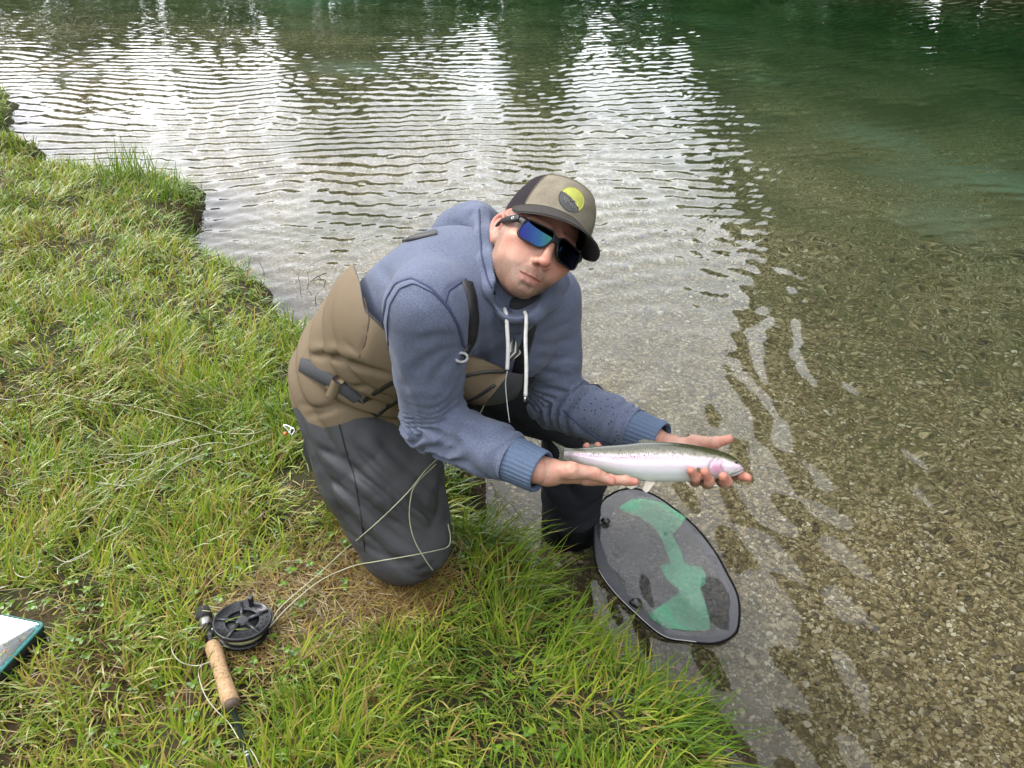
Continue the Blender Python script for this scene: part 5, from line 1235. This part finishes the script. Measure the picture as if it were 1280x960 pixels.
def weave(name, col, fill, sc, rough=.6):
    m = M(name); m.n.remove(m.b)
    uvw = m.co('Object'); s3 = m.sep(uvw)
    a = m.math('ABSOLUTE', m.math('SINE', m.math('MULTIPLY', m.math('ADD', s3[0], m.math('MULTIPLY', s3[1], .35)), sc))); b = m.math('ABSOLUTE', m.math('SINE', m.math('MULTIPLY', m.math('SUBTRACT', s3[1], m.math('MULTIPLY', s3[0], .35)), sc)))
    hole = m.math('MULTIPLY', m.ramp(a, [(.22, 0), (.42, 1)]), m.ramp(b, [(.22, 0), (.42, 1)]))
    blot = m.ramp(m.noise(14, 3), [(.35, .55), (.65, 1)])
    tr = m.n.new('ShaderNodeBsdfTransparent'); di = m.n.new('ShaderNodeBsdfPrincipled'); di.inputs['Base Color'].default_value = (*col, 1); di.inputs['Roughness'].default_value = rough
    mxs = m.n.new('ShaderNodeMixShader'); m.inp(mxs.inputs[0], m.math('MULTIPLY', m.math('MULTIPLY', hole, blot), 1 - fill)); m.l.new(di.outputs[0], mxs.inputs[1]); m.l.new(tr.outputs[0], mxs.inputs[2]); m.l.new(mxs.outputs[0], m.out.inputs['Surface']); return m.m
def band(V, fl, f, w):
    return clip(V, fl, f, None)
at = dict(g=green, e=np.full(len(VV), 0.))
rr_ = np.concatenate([np.repeat(np.arange(K) / K, n), [1.0]]); edge = .17 + .05 * np.sin(np.tile(np.linspace(0, 9, n), K).tolist() + [0]) - rr_
at = dict(g=green, e=edge)
(gp, dk) = clip(VV, [QQ, TT_], green, at); (eb, bag) = clip(dk[0], dk[1], dk[2]['e'], dk[2])
bag_o = link('mesh_bag', npmesh('mesh_bag', bag[0], bag[1]), weave('dark net mesh', (.040, .041, .047), .30, 1150), net)
link('fabric_border', npmesh('fabric_border', eb[0], eb[1]), weave('dark net border', (.030, .031, .037), .80, 1150), net)
link('green_mesh', npmesh('green_mesh', gp[0] + [0, 0, .003], gp[1]), weave('green net mesh', (.040, .19, .105), .40, 1150, .5), net)
for i, (x, y) in enumerate(((757, 651), (795, 754))):
    f = G(x, y, ZW + .008); bm = bmesh.new(); bmesh.ops.create_icosphere(bm, subdivisions=3, radius=.011 if i == 0 else .014)
    for v_ in bm.verts: k = 1 + .18 * math.sin(v_.co.x * 400 + i) * math.sin(v_.co.y * 380); v_.co = Vector(f) + Vector((v_.co.x * 1.15 * k, v_.co.y * k, v_.co.z * .7))
    me = bpy.data.meshes.new('toggle'); bm.to_mesh(me); bm.free(); link('toggle', me, simple('black toggle', (.006, .006, .007), .3), net)
# stitched piping on the near edge of the rim
V, fl = tube(rp[70:96] + [0, 0, .0034], .0007, 6); link('piping', npmesh('piping', V, fl), simple('pale piping', (.45, .45, .43), .6), net)

# ---------------------------------------------------------------- fly rod lying in the grass
def gz_at(p): return float(ground_z(p[0], p[1])[0])
RA = G(252, 762, .035); RB = G(291, 886, .035)              # butt cap to the end of the cork
rdir = nrm(RB - RA); rod = empty('fly_rod', (float(RA[0]), float(RA[1]), 0), 'fly rod with cork grip lying in the grass, its tip towards the camera', 'fly rod')
def lathe(name, a, d, prof, mat, parent, sides=28):
    pts = [np.asarray(a) + d * z for z, r in prof]; u = nrm(np.cross(d, (0, 0, 1))); v = np.cross(u, d); an = np.linspace(0, 2 * np.pi, sides + 1)[:-1]
    V = np.vstack([p + r * (np.cos(an)[:, None] * u + np.sin(an)[:, None] * v) for p, (z, r) in zip(pts, prof)]); k = len(prof)
    Q = [[i * sides + j, i * sides + (j + 1) % sides, (i + 1) * sides + (j + 1) % sides, (i + 1) * sides + j] for i in range(k - 1) for j in range(sides)]
    V = np.vstack([V, pts[0][None], pts[-1][None]]); T = [[k * sides, (j + 1) % sides, j] for j in range(sides)] + [[k * sides + 1, (k - 1) * sides + j, (k - 1) * sides + (j + 1) % sides] for j in range(sides)]
    return link(name, npmesh(name, V, [np.array(Q), np.array(T)]), mat, parent)
LT = float(np.linalg.norm(RB - RA)); pxm = LT / 130.0
cork = M('cork'); ck = cork.ramp(cork.noise(120, 5, .7), [(.30, (.13, .07, .03)), (.48, (.27, .17, .085)), (.7, (.34, .225, .125))]); cork.set(base=cork.mix(cork.ramp(cork.voro(240), [(.08, .8), (.16, 0)]), ck, (.09, .05, .028)), rough=.8, normal=cork.bump(cork.noise(160, 4), .3, .001))
seat_m = simple('dark anodised seat', (.02, .02, .024), .28, .8); foam = simple('black foam', (.008, .008, .008), .85)
z = LT
lathe('butt_cap', RA, rdir, [(0, .004), (.002, .014), (.008, .0175), (.020, .0185), (.030, .0165), (.034, .012)], foam, rod)
lathe('lock_ring', RA, rdir, [(.034, .0125), (.040, .0135), (.052, .0130), (.056, .0118)], simple('grey lock ring', (.20, .19, .19), .35, .8), rod)
lathe('reel_seat', RA, rdir, [(.056, .0112), (.10, .0112), (z * .40, .0120)], seat_m, rod)
lathe('cork_grip', RA, rdir, [(z * .38, .0125), (z * .385, .0160), (z * .42, .0172), (z * .50, .0168), (z * .60, .0150), (z * .72, .0152), (z * .82, .0166), (z * .90, .0175), (z * .955, .0172), (z * .958, .0160)], cork.m, rod)
lathe('winding_check', RA, rdir, [(z * .955, .0166), (z * .985, .0160), (z * 1.0, .0120), (z * 1.005, .0070)], simple('dark burl cork', (.055, .035, .024), .7), rod)
tipd = nrm(G(322, 985, .03) - RB); blank_m = simple('dark green graphite', (.010, .018, .014), .16, 0, .7)
lathe('blank', RB, tipd, [(-.004, .0058), (.3, .0052), (1.2, .0040)], blank_m, rod, 16)
for zz in (.105, .112, .215): lathe('thread_wrap', RB, tipd, [(zz, .0052), (zz + .001, .0062), (zz + .0035, .0062), (zz + .0045, .0052)], simple('silver wrap', (.30, .36, .36), .3, .5), rod, 16)
# reel: back plate, spool with five arms, line, crank
RC = G(303, 776, .055); axis_ = nrm(np.array([.06, .10, .98])); e1 = nrm(np.cross(axis_, (0, 1, 0))); e2 = np.cross(axis_, e1)
reel = lathe('reel', RC - axis_ * .034, axis_, [(0, .030), (.001, .056), (.006, .058), (.009, .056), (.0095, .020)], simple('black reel frame', (.012, .012, .013), .35, .6), rod, 48)
rs = .0605
lathe('backing_line', RC - axis_ * .026, axis_, [(0, .030), (.001, .0475), (.010, .0490), (.021, .0480), (.022, .030)], simple('cream fly line', (.36, .36, .20), .6, bump=.6, bscale=700), reel, 48)
def ring_l(name, prof, mat):
    return lathe(name, RC, axis_, prof, mat, reel, 56)
spm = simple('charcoal spool', (.030, .031, .034), .32, .7)
an = np.linspace(0, 2 * np.pi, 57)[:-1]; prof = [(.034, -.004), (.0345, .0), (.036, .001), (.056, .001), (.058, .0045), (.0605, .0045), (.0615, .002), (.0615, -.004), (.057, -.006), (.036, -.005)]
V = np.vstack([RC + axis_ * h + r * (np.cos(an)[:, None] * e1 + np.sin(an)[:, None] * e2) for r, h in prof]); k = len(prof)
Q = [[i % k * 56 + j, i % k * 56 + (j + 1) % 56, (i + 1) % k * 56 + (j + 1) % 56, (i + 1) % k * 56 + j] for i in range(k) for j in range(56)]
link('spool_rim', npmesh('spool_rim', V, np.array(Q)[:, ::-1]), spm, reel)
lathe('spool_hub', RC - axis_ * .006, axis_, [(0, .010), (.002, .0155), (.008, .0150), (.0095, .011), (.0096, .004)], spm, reel, 32)
for i in range(5):
    a = 1.25 + i * 2 * math.pi / 5; d = math.cos(a) * e1 + math.sin(a) * e2; t_ = np.cross(axis_, d); p0, p1 = RC + d * .011, RC + d * .0585
    V = np.array([p + t_ * s_ * w_ + axis_ * h for p, w_ in ((p0, .0042), (p1, .0032)) for s_, h in ((-1, -.003), (1, -.003), (1, .0035), (-1, .0035))])
    link('spool_arm', npmesh('spool_arm', V, np.array([[0, 1, 2, 3], [7, 6, 5, 4], [0, 4, 5, 1], [1, 5, 6, 2], [2, 6, 7, 3], [3, 7, 4, 0]])), spm, reel, smooth=False)
lathe('spool_floor', RC - axis_ * .0045, axis_, [(0, .0345), (.001, .0345)], simple('dark spool floor', (.010, .010, .011), .5, .5), reel, 40)
hs = simple('drilled hole', (.003, .003, .003), .9)
for i in range(40):
    a = i * 2 * math.pi / 40; r = .0415 if i % 2 else .050
    lathe('drilled_hole', RC + (math.cos(a) * e1 + math.sin(a) * e2) * r + axis_ * .0005, axis_, [(0, .0016), (.0012, .0016)], hs, reel, 8)
kc = RC + .048 * (math.cos(1.15) * e1 * 0 + nrm(G(317, 752, .05) - RC - axis_ * (axis_ @ (G(317, 752, .05) - RC))))
lathe('crank_handle', kc, axis_, [(0, .0060), (.002, .0062), (.006, .0050), (.018, .0062), (.024, .0066), (.026, .0050)], simple('black handle', (.008, .008, .008), .4), reel, 20)
ft = RA + rdir * (z * .25); V, fl = tube(smooth_line([RC - axis_ * .030 + nrm(ft - RC) * .040, ft + (RC - ft) * .22, ft + (RC - ft) * .05], 10), .006, 8); link('reel_foot', npmesh('reel_foot', V, fl), simple('grey reel foot', (.12, .12, .13), .3, .8), reel)

# ---------------------------------------------------------------- fly line strewn over the grass and up to the man
line_m = simple('pale yellow fly line', (.31, .31, .21), .5)
def gline(pix, h=.045, n=120, r=.0011, seed=0):
    pts = []
    for i, (x, y) in enumerate(pix): pts.append(G(x, y, h + .012 * math.sin(i * 2.3 + seed)))
    return tube(smooth_line(pts, n), r, 6)
parts = []
q = lambda L: [(x * .28125, 490 + y * .28125) for x, y in L]
parts.append(gline(q([(-60, 20), (60, 35), (160, 12), (260, 8), (420, 40), (600, 65), (760, 105), (880, 140), (980, 178), (1120, 185), (1190, 160)])))
parts.append(gline(q([(-80, 60), (0, 135), (90, 205), (180, 235), (300, 260), (440, 275), (600, 275), (720, 240), (800, 215), (900, 195), (1060, 170), (1120, 170), (1125, 200), (1080, 235), (960, 225), (850, 250), (740, 310), (640, 380), (540, 400)]), n=220))
parts.append(gline(q([(1180, 205), (1080, 240), (980, 265), (880, 285), (780, 335), (710, 400), (670, 470), (640, 540), (585, 590), (520, 625), (440, 660), (380, 720), (300, 755), (240, 730), (185, 690)]), n=200))
parts.append(gline(q([(180, 700), (170, 770), (130, 820), (80, 815), (60, 780), (90, 745), (150, 725)]), seed=2))
parts.append(gline(q([(800, 210), (680, 240), (540, 240), (465, 265), (460, 300), (520, 315), (600, 295), (660, 270), (690, 285), (650, 340), (560, 345), (460, 345), (410, 365), (410, 395), (480, 410), (560, 400), (640, 360), (680, 340), (670, 380), (560, 415), (440, 400)]), n=240, seed=1))
parts.append(gline(q([(30, 450), (40, 425), (110, 400), (220, 365), (330, 345), (440, 325), (560, 300), (690, 250), (790, 220), (830, 205), (880, 230), (860, 250), (800, 250), (790, 225)]), n=160, seed=3))
parts.append(gline(q([(30, 455), (70, 460), (110, 410), (240, 375), (400, 360), (480, 400), (420, 420), (350, 450), (322, 490), (340, 525), (420, 510), (480, 470), (530, 420), (600, 340), (560, 300), (480, 290), (400, 320), (385, 355)]), n=220, seed=4))
parts.append(gline(q([(560, 340), (520, 390), (490, 430), (430, 520), (350, 590), (330, 610)]), seed=5)); parts.append(gline(q([(510, 500), (570, 520), (585, 560), (560, 600), (500, 670), (505, 760), (490, 810), (470, 825)]), seed=6)); parts.append(gline(q([(505, 510), (450, 600), (420, 680), (395, 710), (270, 770), (255, 810)]), seed=7))
# beside the rod
q = lambda L: [(180 + x * .2709, 700 + y * .2709) for x, y in L]
parts.append(gline(q([(270, 310), (190, 320), (135, 360), (130, 420), (170, 470), (240, 488), (305, 470)]), .05)); parts.append(gline(q([(310, 468), (262, 490), (252, 530), (280, 620), (330, 690), (390, 750), (440, 830)]), .04)); parts.append(gline(q([(490, 870), (520, 920), (560, 1010)]), .04))
# from the reel over the bare soil, across the thigh and up to the bib
def wl(pix, off=.015): 
    h = WADER.hit(pix, cre=True); r = np.array([ray(*p) for p in pix]); return list(h - r / np.linalg.norm(r, axis=1)[:, None] * off)
a = [G(338, 780, .04), G(352, 758, .045), G(400, 716, .05), G(428, 690, .06)]
parts.append(tube(smooth_line(a + wl([(452, 670), (480, 645), (510, 615), (530, 590), (545, 575)]) + [P(560, 562, 1.50), P(580, 545, 1.48), P(597, 522, 1.47), P(606, 505, 1.45), P(617, 484, 1.42)], 120), .0013, 6))
parts.append(tube(smooth_line([G(336, 785, .04), G(362, 757, .045), G(400, 726, .05), G(440, 708, .055)] + wl([(470, 702), (510, 695), (545, 688), (560, 683)]) + wl([(563, 672), (560, 655)]), 120), .0013, 6))
parts.append(tube(smooth_line(wl([(545, 580), (520, 605), (513, 625), (512, 650), (518, 675), (530, 697), (541, 713)]), 80), .0013, 6))
V, fl = joinm(parts); line = tag(link('fly_line', npmesh('fly_line', V, fl), line_m), 'pale yellow fly line strewn in loops over the grass and the man\'s knee', 'fishing line')

# ---------------------------------------------------------------- fly box at the left edge, forceps hanging behind the hip
Bz = .055; c1 = G(56, 777, Bz); c2 = G(-8, 846, Bz); 
bx = nrm((c2 - c1) * [1, 1, 0]); by = np.array([-bx[1], bx[0], 0]); by = by if by[0] < 0 else -by; c1 = c1.copy(); Lb = .19; Wb = .115
BR_ = c1 - np.array([0, 0, 0])
def rbox(l, w, r, n=6):
    o = []
    for cx, cy, a0 in ((l - r, r, -90), (l - r, w - r, 0), (r, w - r, 90), (r, r, 180)):
        for k in range(n + 1): a = R_(a0 + 90 * k / n); o.append((cx + r * math.cos(a), cy + r * math.sin(a)))
    return np.array(o)
def bshape(name, l, w, r, prof, mat, parent, hollow=False):
    base = rbox(l, w, r); cen = np.array([l / 2, w / 2]); V = []
    for z_, ins in prof:
        q_ = cen + (base - cen) * (1 - ins / (min(l, w) / 2)); V.append(np.stack([BR_[0] + bx[0] * q_[:, 0] + by[0] * q_[:, 1], BR_[1] + bx[1] * q_[:, 0] + by[1] * q_[:, 1], np.full(len(q_), z_)], 1))
    n_ = len(base); k = len(prof); V = np.vstack(V); Q = [[i * n_ + j, i * n_ + (j + 1) % n_, (i + 1) * n_ + (j + 1) % n_, (i + 1) * n_ + j] for i in range(k - 1) for j in range(n_)]
    F = [np.array(Q)]
    if not hollow: F += [np.array([list(range(n_))[::-1]]), np.array([[(k - 1) * n_ + j for j in range(n_)]])]
    else: F[0] = np.array(Q + [[(k - 1) * n_ + j, (k - 1) * n_ + (j + 1) % n_, (j + 1) % n_, j] for j in range(n_)])
    return link(name, npmesh(name, V, F), mat, parent, smooth=False)
fbox = empty('fly_box', (float(BR_[0]), float(BR_[1]), 0), 'fly box with clear lid and teal seal lying in the grass at the photo edge', 'fly box')
bshape('tray', Lb, Wb, .012, [(.008, .006), (.012, .002), (.044, .0), (.046, .002)], simple('black box tray', (.010, .013, .013), .25), fbox)
bshape('seal', Lb, Wb, .012, [(.046, .001), (.0465, .0), (.0515, .0), (.052, .006), (.050, .0075), (.046, .0075)], simple('teal rubber seal', (.045, .20, .19), .5), fbox, True)
bshape('foam_insert', Lb, Wb, .012, [(.0455, .008), (.0475, .008)], simple('white foam', (.30, .30, .33), .8, var=.35, scale=14), fbox)
lidm = M('clear lid'); lidm.set(base=(.92, .95, .97), rough=.04, trans=1.0, ior=1.30); lidm.l.new(lidm.bump(lidm.noise(18, 3), .25, .004), lidm.b.inputs['Normal'])
bshape('lid', Lb, Wb, .012, [(.0520, .003), (.0560, .003), (.0580, .006)], lidm.m, fbox)
r3 = random.Random(5)
for k in range(16):
    l_, w_ = r3.uniform(.02, Lb - .02), r3.uniform(.02, Wb - .02); p = np.array([BR_[0] + bx[0] * l_ + by[0] * w_, BR_[1] + bx[1] * l_ + by[1] * w_, .0495])
    an_ = r3.uniform(0, 6.28); d = np.array([math.cos(an_), math.sin(an_), 0]); c_ = r3.choice([(.30, .45, .03), (.45, .30, .12), (.25, .25, .27), (.50, .18, .12)])
    V, fl = tube([p - d * .006, p - d * .003, p, p + d * .004, p + d * .008], [.0004, .0016, .0020, .0012, .0003], 6); link('fly', npmesh('fly', V, fl), simple('fly dressing', c_, .9), fbox)
for k in (0.03, .06, .12, .15):
    p = BR_ + by * .0; V = []
clipo = empty('forceps', tuple(G(365, 538, .15)), 'small silver forceps with an orange tab hanging at the back of the waders', 'forceps')
fp = lambda x, y, d=1.80: P(340 + x * .125, 500 + y * .125, d)
stl = simple('bright steel', (.55, .55, .56), .2, 1)
for L in ([(112, 265), (130, 250), (170, 265), (215, 290), (228, 300)], [(118, 262), (145, 285), (180, 330), (200, 350)], [(200, 350), (215, 325), (228, 300), (205, 280), (185, 300), (180, 330)]):
    V, fl = tube(smooth_line([fp(*p) for p in L], 24), .0020, 6); link('arm', npmesh('arm', V, fl), stl, clipo)
V, fl = tube([fp(118, 330), fp(135, 338), fp(150, 345)], [.004, .005, .003], 8); link('tab', npmesh('tab', V, fl), simple('orange tab', (.45, .12, .03), .5), clipo)
V, fl = tube([fp(228, 300), fp(255, 305), fp(300, 300), fp(330, 320)], .0012, 6); link('cord', npmesh('cord', V, fl), zip_m, clipo)
